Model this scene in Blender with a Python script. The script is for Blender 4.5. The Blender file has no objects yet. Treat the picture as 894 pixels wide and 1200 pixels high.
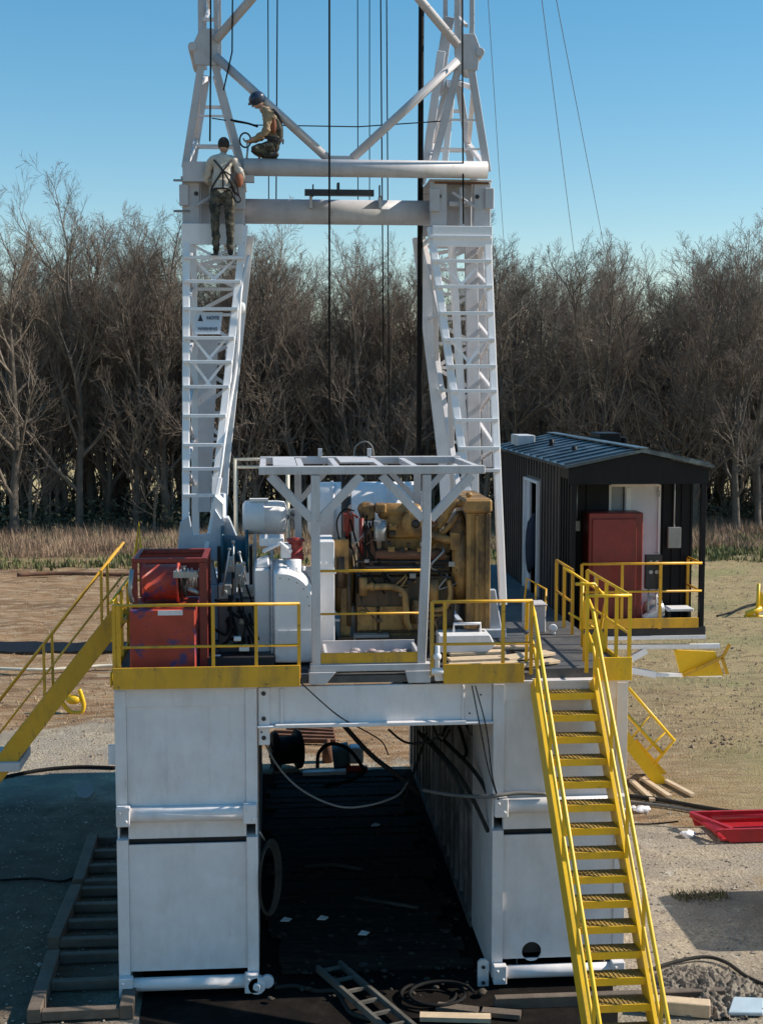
import bpy, math, random
from mathutils import Vector as V, Matrix, noise
random.seed(7)
S = bpy.context.scene
COL = S.collection
R = math.radians
# ------------------------------------------------------------------ camera geometry
CAM = V((0, 0, 8.2)); FPX = 1620.0
PIT = math.atan2(150, 1620); YAW = R(4.64)
fw = V((math.sin(YAW)*math.cos(PIT), math.cos(YAW)*math.cos(PIT), -math.sin(PIT)))
rt = V((math.cos(YAW), -math.sin(YAW), 0)); up = rt.cross(fw)
def P(px, py, Y):
    d = fw + rt*((px-447)/FPX) + up*((600-py)/FPX)
    return CAM + d*(Y/d.y)
def G(px, py, z=0.0):
    d = fw + rt*((px-447)/FPX) + up*((600-py)/FPX)
    return CAM + d*((z-CAM.z)/d.z)
cam = bpy.data.cameras.new('camera'); co = bpy.data.objects.new('camera', cam); COL.objects.link(co)
co.location = CAM; co.rotation_euler = Matrix((rt, up, -fw)).transposed().to_euler()
cam.sensor_fit = 'HORIZONTAL'; cam.sensor_width = 36; cam.lens = FPX/894*36; cam.clip_end = 3000; cam.clip_start = 0.1
S.camera = co
# ------------------------------------------------------------------ light
SUN_AZ, SUN_EL = 0.8, 36.0     # azimuth from +X towards +Y
sd = V((math.cos(R(SUN_EL))*math.cos(R(SUN_AZ)), math.cos(R(SUN_EL))*math.sin(R(SUN_AZ)), math.sin(R(SUN_EL))))
sl = bpy.data.lights.new('sun', 'SUN'); so = bpy.data.objects.new('sun', sl); COL.objects.link(so)
sl.energy = 4.9; sl.angle = R(0.53); sl.color = (1.0, 0.92, 0.80)
so.rotation_euler = (-sd).to_track_quat('-Z', 'Y').to_euler(); so.location = (30, 0, 40)
w = bpy.data.worlds.new('World'); S.world = w; w.use_nodes = True
nt = w.node_tree; bg = nt.nodes['Background']
sky = nt.nodes.new('ShaderNodeTexSky'); sky.sky_type = 'NISHITA'; sky.sun_disc = False
sky.sun_elevation = R(SUN_EL); sky.sun_rotation = R(90-SUN_AZ); sky.altitude = 100
sky.air_density = 1.0; sky.dust_density = 0.0; sky.ozone_density = 1.0
hs = nt.nodes.new('ShaderNodeHueSaturation'); hs.inputs['Hue'].default_value = .493; hs.inputs['Saturation'].default_value = 1.72; gm_ = nt.nodes.new('ShaderNodeGamma'); gm_.inputs[1].default_value = .72; nt.links.new(sky.outputs[0], gm_.inputs[0]); nt.links.new(gm_.outputs[0], hs.inputs['Color']); hs.inputs['Value'].default_value = 1.12
nt.links.new(hs.outputs[0], bg.inputs[0]); bg.inputs[1].default_value = 0.145
S.view_settings.view_transform = 'Standard'; S.view_settings.look = 'None'; S.view_settings.gamma = 1
S.view_settings.exposure = 0.43
S.cycles.max_bounces = 6; S.cycles.diffuse_bounces = 3; S.cycles.use_denoising = True
# ------------------------------------------------------------------ materials
MT = {}
def mat(name, c, rough=.6, metal=0, var=.18, scale=2.5, c2=None, amt=.35, dscale=3.0, stretch=(1, 1, .3), bump=0, bscale=40, thr=(.48, .68), spec=.5, chips=None, camt=.8, cthr=(.64, .67), cscale=9, cstretch=(1, 1, 1), wave=0):
    m = bpy.data.materials.new(name); m.use_nodes = True; n = m.node_tree.nodes; l = m.node_tree.links
    b = n['Principled BSDF']; b.inputs['Roughness'].default_value = rough; b.inputs['Metallic'].default_value = metal
    b.inputs['Specular IOR Level'].default_value = spec
    tc = n.new('ShaderNodeTexCoord')
    n1 = n.new('ShaderNodeTexNoise'); n1.inputs['Scale'].default_value = scale; n1.inputs['Detail'].default_value = 8; n1.inputs['Roughness'].default_value = .65
    l.new(tc.outputs['Object'], n1.inputs['Vector'])
    r1 = n.new('ShaderNodeValToRGB'); r1.color_ramp.elements[0].position = .3; r1.color_ramp.elements[1].position = .7
    r1.color_ramp.elements[0].color = (*[x*(1-var) for x in c], 1); r1.color_ramp.elements[1].color = (*[min(1, x*(1+var*.5)) for x in c], 1)
    l.new(n1.outputs[0], r1.inputs[0]); out = r1.outputs[0]
    if c2:
        mp = n.new('ShaderNodeMapping'); mp.inputs['Scale'].default_value = stretch; l.new(tc.outputs['Object'], mp.inputs[0])
        n2 = n.new('ShaderNodeTexNoise'); n2.inputs['Scale'].default_value = dscale; n2.inputs['Detail'].default_value = 10; n2.inputs['Roughness'].default_value = .7
        l.new(mp.outputs[0], n2.inputs['Vector'])
        r2 = n.new('ShaderNodeMapRange'); r2.inputs[1].default_value = thr[0]; r2.inputs[2].default_value = thr[1]; r2.inputs[4].default_value = amt
        l.new(n2.outputs[0], r2.inputs[0])
        mx = n.new('ShaderNodeMix'); mx.data_type = 'RGBA'; l.new(r2.outputs[0], mx.inputs[0]); l.new(out, mx.inputs[6]); mx.inputs[7].default_value = (*c2, 1); out = mx.outputs[2]
    if chips:
        mp = n.new('ShaderNodeMapping'); mp.inputs['Scale'].default_value = cstretch; l.new(tc.outputs['Object'], mp.inputs[0])
        n2 = n.new('ShaderNodeTexNoise'); n2.inputs['Scale'].default_value = cscale; n2.inputs['Detail'].default_value = 12; n2.inputs['Roughness'].default_value = .72
        l.new(mp.outputs[0], n2.inputs['Vector'])
        r2 = n.new('ShaderNodeMapRange'); r2.inputs[1].default_value = cthr[0]; r2.inputs[2].default_value = cthr[1]; r2.inputs[4].default_value = camt
        l.new(n2.outputs[0], r2.inputs[0])
        mx = n.new('ShaderNodeMix'); mx.data_type = 'RGBA'; l.new(r2.outputs[0], mx.inputs[0]); l.new(out, mx.inputs[6]); mx.inputs[7].default_value = (*chips, 1); out = mx.outputs[2]
    l.new(out, b.inputs['Base Color'])
    if wave:
        n3 = n.new('ShaderNodeTexNoise'); n3.inputs['Scale'].default_value = 1.6; n3.inputs['Detail'].default_value = 2; l.new(tc.outputs['Object'], n3.inputs['Vector'])
        bp = n.new('ShaderNodeBump'); bp.inputs['Strength'].default_value = wave; bp.inputs['Distance'].default_value = .12
        l.new(n3.outputs[0], bp.inputs['Height']); l.new(bp.outputs[0], b.inputs['Normal'])
    if bump and not wave:
        n3 = n.new('ShaderNodeTexNoise'); n3.inputs['Scale'].default_value = bscale; n3.inputs['Detail'].default_value = 6; l.new(tc.outputs['Object'], n3.inputs['Vector'])
        bp = n.new('ShaderNodeBump'); bp.inputs['Strength'].default_value = bump; bp.inputs['Distance'].default_value = .02
        l.new(n3.outputs[0], bp.inputs['Height']); l.new(bp.outputs[0], b.inputs['Normal'])
    MT[name] = m; return m
WHITE = mat('white_paint', (.76, .715, .71), .45, var=.1, c2=(.45, .39, .34), amt=.42, thr=(.48, .75), wave=.35, chips=(.20, .11, .065), camt=.7, cthr=(.66, .74), cscale=5, cstretch=(1.6, 1.6, .22))
WCLEAN = mat('clean_white_paint', (.80, .78, .785), .4, var=.06, c2=(.45, .41, .37), amt=.4, thr=(.52, .75), chips=(.24, .17, .12), camt=.6, cthr=(.66, .72), cscale=8, cstretch=(1, 1, .5))
GREYP = mat('grey_white_frame_paint', (.55, .53, .54), .5, var=.12, c2=(.3, .26, .23), amt=.5, thr=(.5, .72), chips=(.18, .10, .06), camt=.7, cthr=(.65, .70), cscale=7, cstretch=(1, 1, .5))
YEL = mat('shaded_yellow_paint', (.72, .37, .02), .45, var=.15, c2=(.24, .15, .06), amt=.65, dscale=4, thr=(.5, .7), chips=(.13, .08, .05), cthr=(.62, .66), cscale=8)  # darker copy of the yellow paint, shade put into its colour
YELB = mat('sunlit_yellow_paint', (.86, .51, .012), .4, var=.1, c2=(.42, .27, .06), amt=.6, thr=(.5, .72), chips=(.20, .13, .06), camt=.75, cthr=(.63, .68), cscale=8)  # lighter copy of the same yellow for the sunlit rails and stairs
ENG = mat('engine_yellow', (.37, .205, .062), .5, var=.35, c2=(.05, .03, .018), amt=.9, dscale=3.2, stretch=(1, 1, .5), thr=(.46, .62), chips=(.03, .02, .015), cthr=(.6, .66), cscale=7, bump=.2)
ENGD = mat('oily_engine_brown', (.13, .078, .036), .5, var=.5, c2=(.02, .016, .012), amt=.8, dscale=4, thr=(.4, .6), bump=.3)
RED = mat('faded_red_paint', (.46, .055, .03), .5, var=.3, c2=(.035, .05, .17), amt=.9, dscale=2.1, stretch=(1, 1, 1), thr=(.54, .60), chips=(.10, .03, .025), cthr=(.56, .66), cscale=5)
DRED = mat('dark_red_paint', (.24, .025, .02), .45, var=.3, c2=(.05, .02, .015), amt=.5)
BRED = mat('bright_red_paint', (.42, .012, .02), .45, var=.2, c2=(.12, .02, .02), amt=.5)
BLACK = mat('black_metal', (.02, .02, .024), .5, var=.3, c2=(.06, .05, .045), amt=.5)
CLAD = mat('black_cladding', (.009, .009, .012), .5, var=.25, c2=(.025, .023, .023), amt=.35, dscale=4, spec=.2)
CLADS = mat('weathered_side_cladding', (.05, .042, .044), .5, var=.35, c2=(.13, .11, .105), amt=.4, dscale=2)
ROOF = mat('blue_grey_roof_sheet', (.065, .085, .11), .3, .5, var=.3, c2=(.32, .38, .42), amt=.6, dscale=1.6, stretch=(1, .3, 1))
RUB = mat('rubber', (.012, .012, .012), .8, var=.3, spec=.15)
MSHADE = mat('mast_shaded_white_paint', (.50, .485, .50), .55, var=.12, c2=(.3, .27, .25), amt=.5, thr=(.48, .72), chips=(.18, .11, .07), camt=.7, cthr=(.64, .70), cscale=6, cstretch=(1, 1, .5))  # mast white greyed down; the shade on these members is in the colour
DHOSE = mat('dusty_hose', (.035, .032, .028), .85, var=.3, spec=.2)
CABG = mat('grey_cable', (.14, .135, .125), .6, var=.2)
STEEL = mat('galvanised_steel', (.36, .37, .38), .4, .5, var=.25, c2=(.2, .17, .14), amt=.4)
DARKST = mat('dark_deck_steel', (.085, .085, .088), .6, .1, var=.35, c2=(.19, .165, .14), amt=.55, dscale=2, stretch=(1, 1, 1), bump=.3)
TREAD = mat('muddy_tread_steel', (.40, .25, .04), .7, var=.3, c2=(.22, .14, .05), amt=.6, dscale=5, stretch=(1, 1, 1), thr=(.38, .56), bump=.5, bscale=60)
GRIME_SHADE = mat('grimy_shaded_white_steel', (.30, .285, .28), .6, var=.35, c2=(.06, .05, .042), amt=.9, dscale=1.8, stretch=(1, 1, .35), thr=(.38, .62), chips=(.12, .06, .035), cthr=(.6, .68), cscale=6)  # tunnel wall shade put into the base colour, along with grime
WOOD = mat('fresh_plank_wood', (.62, .47, .31), .8, var=.22, scale=4, c2=(.33, .25, .18), amt=.5, stretch=(.2, 3, 1), bump=.2)
MATW = mat('weathered_mat_timber', (.145, .108, .08), .9, var=.3, scale=4, c2=(.07, .055, .045), amt=.7, stretch=(.3, 2, 1), bump=.4)
CREAM = mat('cream_pipe_paint', (.72, .64, .5), .5, var=.15)
RUST = mat('rusty_iron', (.17, .075, .04), .8, var=.4, c2=(.05, .03, .025), amt=.6, bump=.3)
GLASSW = mat('pale_door_panel', (.62, .6, .64), .4, var=.08, c2=(.35, .33, .35), amt=.4)
SKIN = mat('skin', (.46, .27, .19), .5, var=.08)
SHIRTW = mat('pale_grey_shirt', (.58, .52, .45), .85, var=.25, scale=6, c2=(.30, .25, .2), amt=.5, dscale=5, bump=.4, bscale=25)
SHIRTT = mat('tan_shirt', (.33, .235, .145), .85, var=.3, scale=6, c2=(.12, .09, .06), amt=.7, dscale=5, bump=.4, bscale=25)
PANTD = mat('dark_camouflage_cloth', (.04, .038, .028), .9, var=.5, scale=7, c2=(.19, .16, .11), amt=.85, dscale=7, stretch=(1, 1, 1), bump=.4)
HAIR = mat('dark_hair', (.03, .02, .015), .7, var=.3, bump=.5, bscale=90)
HAT = mat('navy_hard_hat', (.025, .04, .075), .35, var=.2)
STRAP = mat('harness_webbing', (.03, .028, .03), .8, var=.2)
ORG = mat('orange_brown_cloth', (.26, .09, .045), .8, var=.2)
BARK = mat('bare_bark', (.158, .128, .104), .9, var=.35, scale=1.2)
TRUNK = mat('dark_trunk_bark', (.135, .11, .088), .95, var=.35, scale=1.5, bump=.5, bscale=6)
BARKG = mat('pale_grey_bark', (.175, .14, .11), .9, var=.3, scale=1.2)
BARKR = mat('reddish_brown_bark', (.205, .158, .125), .9, var=.3, scale=1.2)
BLUE = mat('dark_teal_blue_paint', (.02, .09, .13), .5, var=.2)
BLK = mat('lettering_black', (.02, .02, .025), .6, var=.05)
# ------------------------------------------------------------------ mesh builder
class M:
    def __init__(s): s.v = []; s.f = []; s.sm = []
    def add(s, vs, fs, smooth=False):
        o = len(s.v); s.v += [V(a) for a in vs]
        for f in fs: s.f.append([i+o for i in f]); s.sm.append(smooth)
        return s
    def box(s, x0, x1, y0, y1, z0, z1):
        if x0 > x1: x0, x1 = x1, x0
        if y0 > y1: y0, y1 = y1, y0
        if z0 > z1: z0, z1 = z1, z0
        return s.add([(x0,y0,z0),(x1,y0,z0),(x1,y1,z0),(x0,y1,z0),(x0,y0,z1),(x1,y0,z1),(x1,y1,z1),(x0,y1,z1)],
              [(0,3,2,1),(4,5,6,7),(0,1,5,4),(1,2,6,5),(2,3,7,6),(3,0,4,7)])
    def beam(s, p, q, a, b, u=(0, 1, 0)):   # a = size across, b = size along u
        p = V(p); q = V(q); d = (q-p).normalized(); u = V(u); x = d.cross(u)
        if x.length < 1e-4: x = d.cross(V((1, 0, 0)))
        x.normalize(); y = x.cross(d)
        vs = [c + x*(i*a/2) + y*(j*b/2) for c in (p, q) for i, j in ((-1,-1),(1,-1),(1,1),(-1,1))]
        return s.add(vs, [(0,1,2,3),(7,6,5,4),(0,4,5,1),(1,5,6,2),(2,6,7,3),(3,7,4,0)])
    def tube(s, pts, r, n=8, cap=True):
        pts = [V(p) for p in pts]; k = len(pts); rs = r if isinstance(r, (list, tuple)) else [r]*k
        d = [(pts[min(i+1, k-1)]-pts[max(i-1, 0)]) for i in range(k)]
        for i in range(k):
            if d[i].length < 1e-9: d[i] = d[i-1] if i else V((0, 0, 1))
        d = [a.normalized() for a in d]
        a = d[0].orthogonal().normalized(); vs = []
        for i in range(k):
            a = a - d[i]*a.dot(d[i]); a = a.normalized() if a.length > 1e-6 else d[i].orthogonal().normalized()
            b = d[i].cross(a)
            vs += [pts[i] + (a*math.cos(2*math.pi*j/n) + b*math.sin(2*math.pi*j/n))*rs[i] for j in range(n)]
        fs = [(i*n+j, i*n+(j+1) % n, (i+1)*n+(j+1) % n, (i+1)*n+j) for i in range(k-1) for j in range(n)]
        s.add(vs, fs, True)
        if cap:
            o = len(s.v)-len(vs)
            s.f.append([o+j for j in range(n)][::-1]); s.sm.append(False)
            s.f.append([o+(k-1)*n+j for j in range(n)]); s.sm.append(False)
        return s
    def lathe(s, c, ax, prof, n=20):        # prof: (distance along axis, radius)
        c = V(c); ax = V(ax).normalized(); a = ax.orthogonal().normalized(); b = ax.cross(a); vs = []
        for t, r in prof: vs += [c + ax*t + (a*math.cos(2*math.pi*j/n)+b*math.sin(2*math.pi*j/n))*max(r, 1e-4) for j in range(n)]
        return s.add(vs, [(i*n+j, i*n+(j+1) % n, (i+1)*n+(j+1) % n, (i+1)*n+j) for i in range(len(prof)-1) for j in range(n)], True)
    def prism(s, pts, vec):
        pts = [V(p) for p in pts]; n = len(pts); vec = V(vec)
        return s.add(pts+[p+vec for p in pts], [tuple(range(n))[::-1], tuple(range(n, 2*n))] + [(i, (i+1) % n, n+(i+1) % n, n+i) for i in range(n)])
    def ball(s, c, r, n=12, sc=(1, 1, 1), rot=None):
        c = V(c); k = n//2+1; vs = []; rot = rot or Matrix.Identity(3)
        for i in range(k+1):
            th = math.pi*i/k
            for j in range(n):
                ph = 2*math.pi*j/n
                vs.append(c + rot @ V((r*sc[0]*math.sin(th)*math.cos(ph), r*sc[1]*math.sin(th)*math.sin(ph), r*sc[2]*math.cos(th))))
        return s.add(vs, [(i*n+j, i*n+(j+1) % n, (i+1)*n+(j+1) % n, (i+1)*n+j) for i in range(k) for j in range(n)], True)
    def build(s, name, m, parent=None, bevel=0):
        me = bpy.data.meshes.new(name)
        if parent is None:
            lo = V((min(a.x for a in s.v), min(a.y for a in s.v), min(a.z for a in s.v))); hi = V((max(a.x for a in s.v), max(a.y for a in s.v), 0))
            org = V(((lo.x+hi.x)/2, (lo.y+hi.y)/2, lo.z)); off = org
        else: org = V((0, 0, 0)); off = V(parent['_o'])
        me.from_pydata([a-off for a in s.v], [], s.f); me.validate(); me.update()
        if len(me.polygons) == len(s.sm): me.polygons.foreach_set('use_smooth', s.sm)
        import bmesh
        bm = bmesh.new(); bm.from_mesh(me); bmesh.ops.recalc_face_normals(bm, faces=bm.faces); bm.to_mesh(me); bm.free()
        me.materials.append(m); o = bpy.data.objects.new(name, me); COL.objects.link(o); o.location = org
        if parent: o.parent = parent
        o['_o'] = list(off)
        if bevel:
            b = o.modifiers.new('bevel', 'BEVEL'); b.width = bevel; b.segments = 1; b.limit_method = 'ANGLE'; b.angle_limit = R(50)
        return o
def tag(o, label=None, cat=None, group=None, kind=None):
    for k, v in (('label', label), ('category', cat), ('group', group), ('kind', kind)):
        if v: o[k] = v
    return o
def thing(name, label, cat, loc, group=None):
    o = bpy.data.objects.new(name, None); COL.objects.link(o); o.location = loc; o['_o'] = list(loc); o.empty_display_size = .2
    return tag(o, label, cat, group)
def catmull(pts, k=8):
    pts = [V(p) for p in pts]; q = [pts[0]]+pts+[pts[-1]]; out = []
    for i in range(1, len(q)-2):
        for j in range(k):
            t = j/k; a, b, c, d = q[i-1], q[i], q[i+1], q[i+2]
            out.append(.5*((2*b)+(c-a)*t+(2*a-5*b+4*c-d)*t*t+(3*b-a-3*c+d)*t**3))
    return out+[pts[-1]]
def copy_tree(o, parent=None):
    c = o.copy(); COL.objects.link(c)
    if parent: c.parent = parent
    for ch in list(o.children): copy_tree(ch, c)
    return c
# ================================================================== GROUND AND SETTING
def lin(a, b, n): return [a+(b-a)*i/n for i in range(n)]
xs = lin(-900, -120, 8)+lin(-120, -30, 14)+lin(-30, 45, 190)+lin(45, 140, 14)+lin(140, 900, 8)+[900]
ys = lin(-60, 12, 8)+lin(12, 90, 230)+lin(90, 200, 24)+lin(200, 1600, 8)+[1600]
def gh(x, y):
    if y > 300: return 0
    k = max(0, min(1, (y-29.5)/4)); k = max(k, max(0, min(1, (x-8.6)/1.5)) if y > 26 else 0)
    a = noise.fractal(V((x*.35, y*.35, 0)), 1, 2, 5)*.10 + noise.fractal(V((x*1.7, y*1.7, 3)), 1, 2, 4)*.055
    return -.004 + k*a
vs = [(x, y, gh(x, y)) for y in ys for x in xs]; nx = len(xs)
g = M(); g.add(vs, [(j*nx+i, j*nx+i+1, (j+1)*nx+i+1, (j+1)*nx+i) for j in range(len(ys)-1) for i in range(nx-1)], True)
gm = bpy.data.materials.new('field_soil_and_straw'); gm.use_nodes = True; n = gm.node_tree.nodes; l = gm.node_tree.links
def N(t, **k):
    a = n.new(t)
    for q, v in k.items(): setattr(a, q, v)
    return a
def noise_n(vec, sc, det=8, ro=.65):
    a = N('ShaderNodeTexNoise'); a.inputs['Scale'].default_value = sc; a.inputs['Detail'].default_value = det; a.inputs['Roughness'].default_value = ro; l.new(vec, a.inputs['Vector']); return a.outputs[0]
def rng(v, a, b, c=0, d=1):
    m_ = N('ShaderNodeMapRange'); m_.inputs[1].default_value = a; m_.inputs[2].default_value = b; m_.inputs[3].default_value = c; m_.inputs[4].default_value = d; l.new(v, m_.inputs[0]); return m_.outputs[0]
def mix(f, a, b):
    m_ = N('ShaderNodeMix', data_type='RGBA'); l.new(f, m_.inputs[0])
    for s_, i in ((a, 6), (b, 7)):
        if isinstance(s_, tuple): m_.inputs[i].default_value = (*s_, 1)
        else: l.new(s_, m_.inputs[i])
    return m_.outputs[2]
def math_n(op, a, b):
    m_ = N('ShaderNodeMath', operation=op)
    for s_, i in ((a, 0), (b, 1)):
        if isinstance(s_, (int, float)): m_.inputs[i].default_value = s_
        else: l.new(s_, m_.inputs[i])
    return m_.outputs[0]
tc = N('ShaderNodeNewGeometry'); pos = tc.outputs['Position']
sp = N('ShaderNodeSeparateXYZ'); l.new(pos, sp.inputs[0])
mp = N('ShaderNodeMapping'); mp.inputs['Scale'].default_value = (.35, 1, 1); l.new(pos, mp.inputs[0]); mv = mp.outputs[0]
soil = mix(rng(noise_n(mv, .9), .35, .65), (.20, .115, .062), (.37, .23, .125))
soil = mix(rng(noise_n(mv, 3.5), .45, .7), soil, (.47, .36, .24))
soil = mix(rng(noise_n(mv, 1.3), .58, .72), soil, (.095, .062, .04))
mq = N('ShaderNodeMapping'); mq.inputs['Scale'].default_value = (.09, .8, 1); l.new(pos, mq.inputs[0])
soil = mix(rng(noise_n(mq.outputs[0], 1.5, 9, .7), .54, .66), soil, (.15, .092, .058))
soil = mix(rng(noise_n(mq.outputs[0], 2.6, 9, .7), .60, .72), soil, (.42, .31, .20))
straw = mix(rng(noise_n(mv, 1.2), .35, .65), (.42, .315, .175), (.35, .28, .145))
straw = mix(rng(noise_n(mv, 5), .5, .7), straw, (.17, .12, .075))
straw = mix(rng(noise_n(mq.outputs[0], 1.8, 9, .7), .55, .68), straw, (.24, .165, .10))
straw = mix(rng(noise_n(pos, .25, 6), .5, .65), straw, (.27, .25, .12))
fx = rng(math_n('ADD', sp.outputs[0], math_n('MULTIPLY', noise_n(pos, .12), 14)), 12, 20)
base = mix(fx, soil, straw)
fy = rng(math_n('ADD', sp.outputs[1], math_n('MULTIPLY', noise_n(pos, .2), 8)), 66, 74)
edge = mix(rng(noise_n(mv, .8), .4, .6), (.24, .21, .10), (.30, .22, .13))
base = mix(fy, base, edge)
fy2 = rng(sp.outputs[1], 92, 98); far = mix(rng(noise_n(mv, .3), .4, .6), (.55, .43, .24), (.46, .38, .2))
base = mix(fy2, base, far)
# limestone gravel pad with a ragged edge, part of the same sheet
vo = N('ShaderNodeTexVoronoi'); vo.inputs['Scale'].default_value = 22; l.new(pos, vo.inputs['Vector'])
c = mix(rng(vo.outputs['Color'], .1, .9), (.32, .26, .185), (.54, .45, .335))
c = mix(rng(noise_n(pos, .9), .42, .62), c, (.36, .31, .25))
c = mix(rng(noise_n(pos, 3.3), .6, .72), c, (.15, .12, .09))
c = mix(rng(noise_n(pos, 1.7), .62, .70), c, (.58, .54, .46))
wob = math_n('MULTIPLY', math_n('SUBTRACT', noise_n(pos, .5, 10, .7), .5), 5.0)
yy_ = math_n('ADD', sp.outputs[1], wob); xx_ = math_n('ADD', sp.outputs[0], wob)
edge1 = math_n('ADD', math_n('MULTIPLY', xx_, .85), yy_)          # slanted right-hand edge
mk = math_n('MULTIPLY', math_n('MULTIPLY', rng(yy_, 33.4, 32.8), rng(edge1, 31.3, 30.9)), rng(xx_, 8.6, 8.2))
c = mix(rng(noise_n(pos, .35, 5), .5, .62), c, (.27, .225, .18))
shade_mask = math_n('MULTIPLY', rng(math_n('ADD', sp.outputs[0], math_n('MULTIPLY', wob, .25)), -1.6, -2.6), rng(math_n('ADD', sp.outputs[1], math_n('MULTIPLY', wob, .5)), 27.6, 26.6))  # rig's shade on the left gravel, painted as a darker ground colour
c = mix(math_n('MULTIPLY', shade_mask, rng(noise_n(pos, 2.2), .2, .7, .95, .6)), c, (.095, .062, .042))
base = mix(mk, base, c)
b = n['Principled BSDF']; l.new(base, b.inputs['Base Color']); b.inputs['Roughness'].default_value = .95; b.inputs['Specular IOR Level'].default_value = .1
bp = N('ShaderNodeBump'); bp.inputs['Strength'].default_value = .9; bp.inputs['Distance'].default_value = .13; l.new(math_n('ADD', noise_n(mv, 3, 12, .8), math_n('MULTIPLY', vo.outputs['Distance'], .25)), bp.inputs['Height']); l.new(bp.outputs[0], b.inputs['Normal'])
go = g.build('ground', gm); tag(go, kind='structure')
# dark oily mud under the substructure
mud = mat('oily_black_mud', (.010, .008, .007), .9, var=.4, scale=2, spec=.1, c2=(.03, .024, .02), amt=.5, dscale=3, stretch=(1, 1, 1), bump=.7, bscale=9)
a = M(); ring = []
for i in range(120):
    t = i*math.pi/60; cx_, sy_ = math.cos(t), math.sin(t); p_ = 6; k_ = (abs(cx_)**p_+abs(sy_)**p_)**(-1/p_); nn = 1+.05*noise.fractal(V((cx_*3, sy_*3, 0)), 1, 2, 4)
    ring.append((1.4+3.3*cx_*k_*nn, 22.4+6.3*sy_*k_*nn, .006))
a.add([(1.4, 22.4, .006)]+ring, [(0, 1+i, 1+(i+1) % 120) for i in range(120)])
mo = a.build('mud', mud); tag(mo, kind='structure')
# loose stones on the pad (nobody could count them)
def stones(name, label, spots, m):
    q = M()
    for (x, y, z, r) in spots:
        t = random.random()*6; vs = []
        for k in range(6):
            d = V([(1,0,0),(0,1,0),(-1,0,0),(0,-1,0),(0,0,.7),(0,0,-.7)][k])*r*random.uniform(.6, 1.2)
            vs.append(V((x, y, z))+V((d.x*math.cos(t)-d.y*math.sin(t), d.x*math.sin(t)+d.y*math.cos(t), d.z)))
        q.add(vs, [(0,1,4),(1,2,4),(2,3,4),(3,0,4),(1,0,5),(2,1,5),(3,2,5),(0,3,5)])
    return tag(q.build(name, m), label, None, kind='stuff')
LIME = mat('pale_stone', (.34, .29, .235), .9, var=.3)
CLOD = mat('brown_clod', (.25, .17, .115), .95, var=.35, scale=3)
sp_ = []
for i in range(2600):
    x = random.uniform(4.9, 8.1) if i % 2 else random.uniform(-6.5, -2.1); y = random.uniform(15.6, 28); sp_.append((x, y, .01, random.uniform(.008, .03)*(1.8 if random.random() < .05 else 1)))
tag(stones('loose_gravel', 'loose pale stones scattered on the gravel pad', sp_, LIME), cat='gravel')
sp_ = []
for i in range(5200):
    y = 30+(random.random()**1.5)*38; x = random.uniform(-.18*y-3, .42*y+3); sp_.append((x, y, gh(x, y), random.uniform(.015, .055)*(1.7 if random.random() < .06 else 1)))
tag(stones('soil_clods', 'brown clods of turned soil scattered over the field', sp_, CLOD), cat='soil')
# grass and weeds
def tufts(name, label, cat, pts, m, hmin, hmax, nb=7, spread=.09, wd=.012):
    q = M()
    for (x, y, s) in pts:
        z = gh(x, y)-.02
        for k in range(nb):
            t = random.random()*6.28; h = random.uniform(hmin, hmax)*s; ln = random.uniform(.1, .6)*h
            bx = x+math.cos(t)*random.random()*spread; by = y+math.sin(t)*random.random()*spread; px_, py_ = -math.sin(t)*wd, math.cos(t)*wd
            q.add([(bx-px_, by-py_, z), (bx+px_, by+py_, z), (bx+math.cos(t)*ln*.4+px_*.6, by+math.sin(t)*ln*.4+py_*.6, z+h*.6), (bx+math.cos(t)*ln*.4-px_*.6, by+math.sin(t)*ln*.4-py_*.6, z+h*.6), (bx+math.cos(t)*ln, by+math.sin(t)*ln, z+h)], [(0,1,2,3),(3,2,4)])
    return tag(q.build(name, m), label, cat, kind='stuff')
GRS = mat('dry_straw_grass', (.55, .42, .26), .9, var=.35, scale=.8)
GRG = mat('dull_green_grass', (.13, .14, .05), .9, var=.35, scale=.5)
WEED = mat('russet_weeds', (.34, .22, .15), .9, var=.35, scale=.35, c2=(.36, .29, .16), amt=.9, dscale=.35, stretch=(1, 1, 1))
def rnd_field(k, y0, y1, pw=1.2, x0=None):
    out = []
    for _ in range(k):
        y = y0+(y1-y0)*random.random()**pw; x = random.uniform(-.2*y-4, .42*y+4)
        if x0 is not None and x < x0+3*noise.noise(V((x*.1, y*.1, 0))): continue
        out.append((x, y, random.uniform(.6, 1.3)))
    return out
tufts('straw_grass', 'short dry straw coloured grass covering the field on the right', 'grass', rnd_field(9000, 29, 66, 1.3, 6.5), GRS, .035, .10, 6, .2, .009)
tufts('field_stubble', 'sparse dry stubble on the brown soil at left', 'grass', rnd_field(2600, 33, 68, 1.3), GRS, .04, .11, 5, .12, .011)
tufts('green_grass', 'dull green grass along the foot of the wood', 'grass', [(x, y, s) for x, y, s in rnd_field(5200, 62, 74, 1) if noise.noise(V((x*.15, y*.2, 5))) > -.15], GRG, .12, .4, 7, .3, .03)
tufts('russet_weeds', 'knee high russet and tan weeds in a strip before the wood', 'weeds', [(x, y, s*(.55+.75*max(0, noise.noise(V((x*.22, y*.3, 8)))+.5))) for x, y, s in rnd_field(9500, 66, 79, 1)], WEED, .2, .75, 7, .6, .014)
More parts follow.
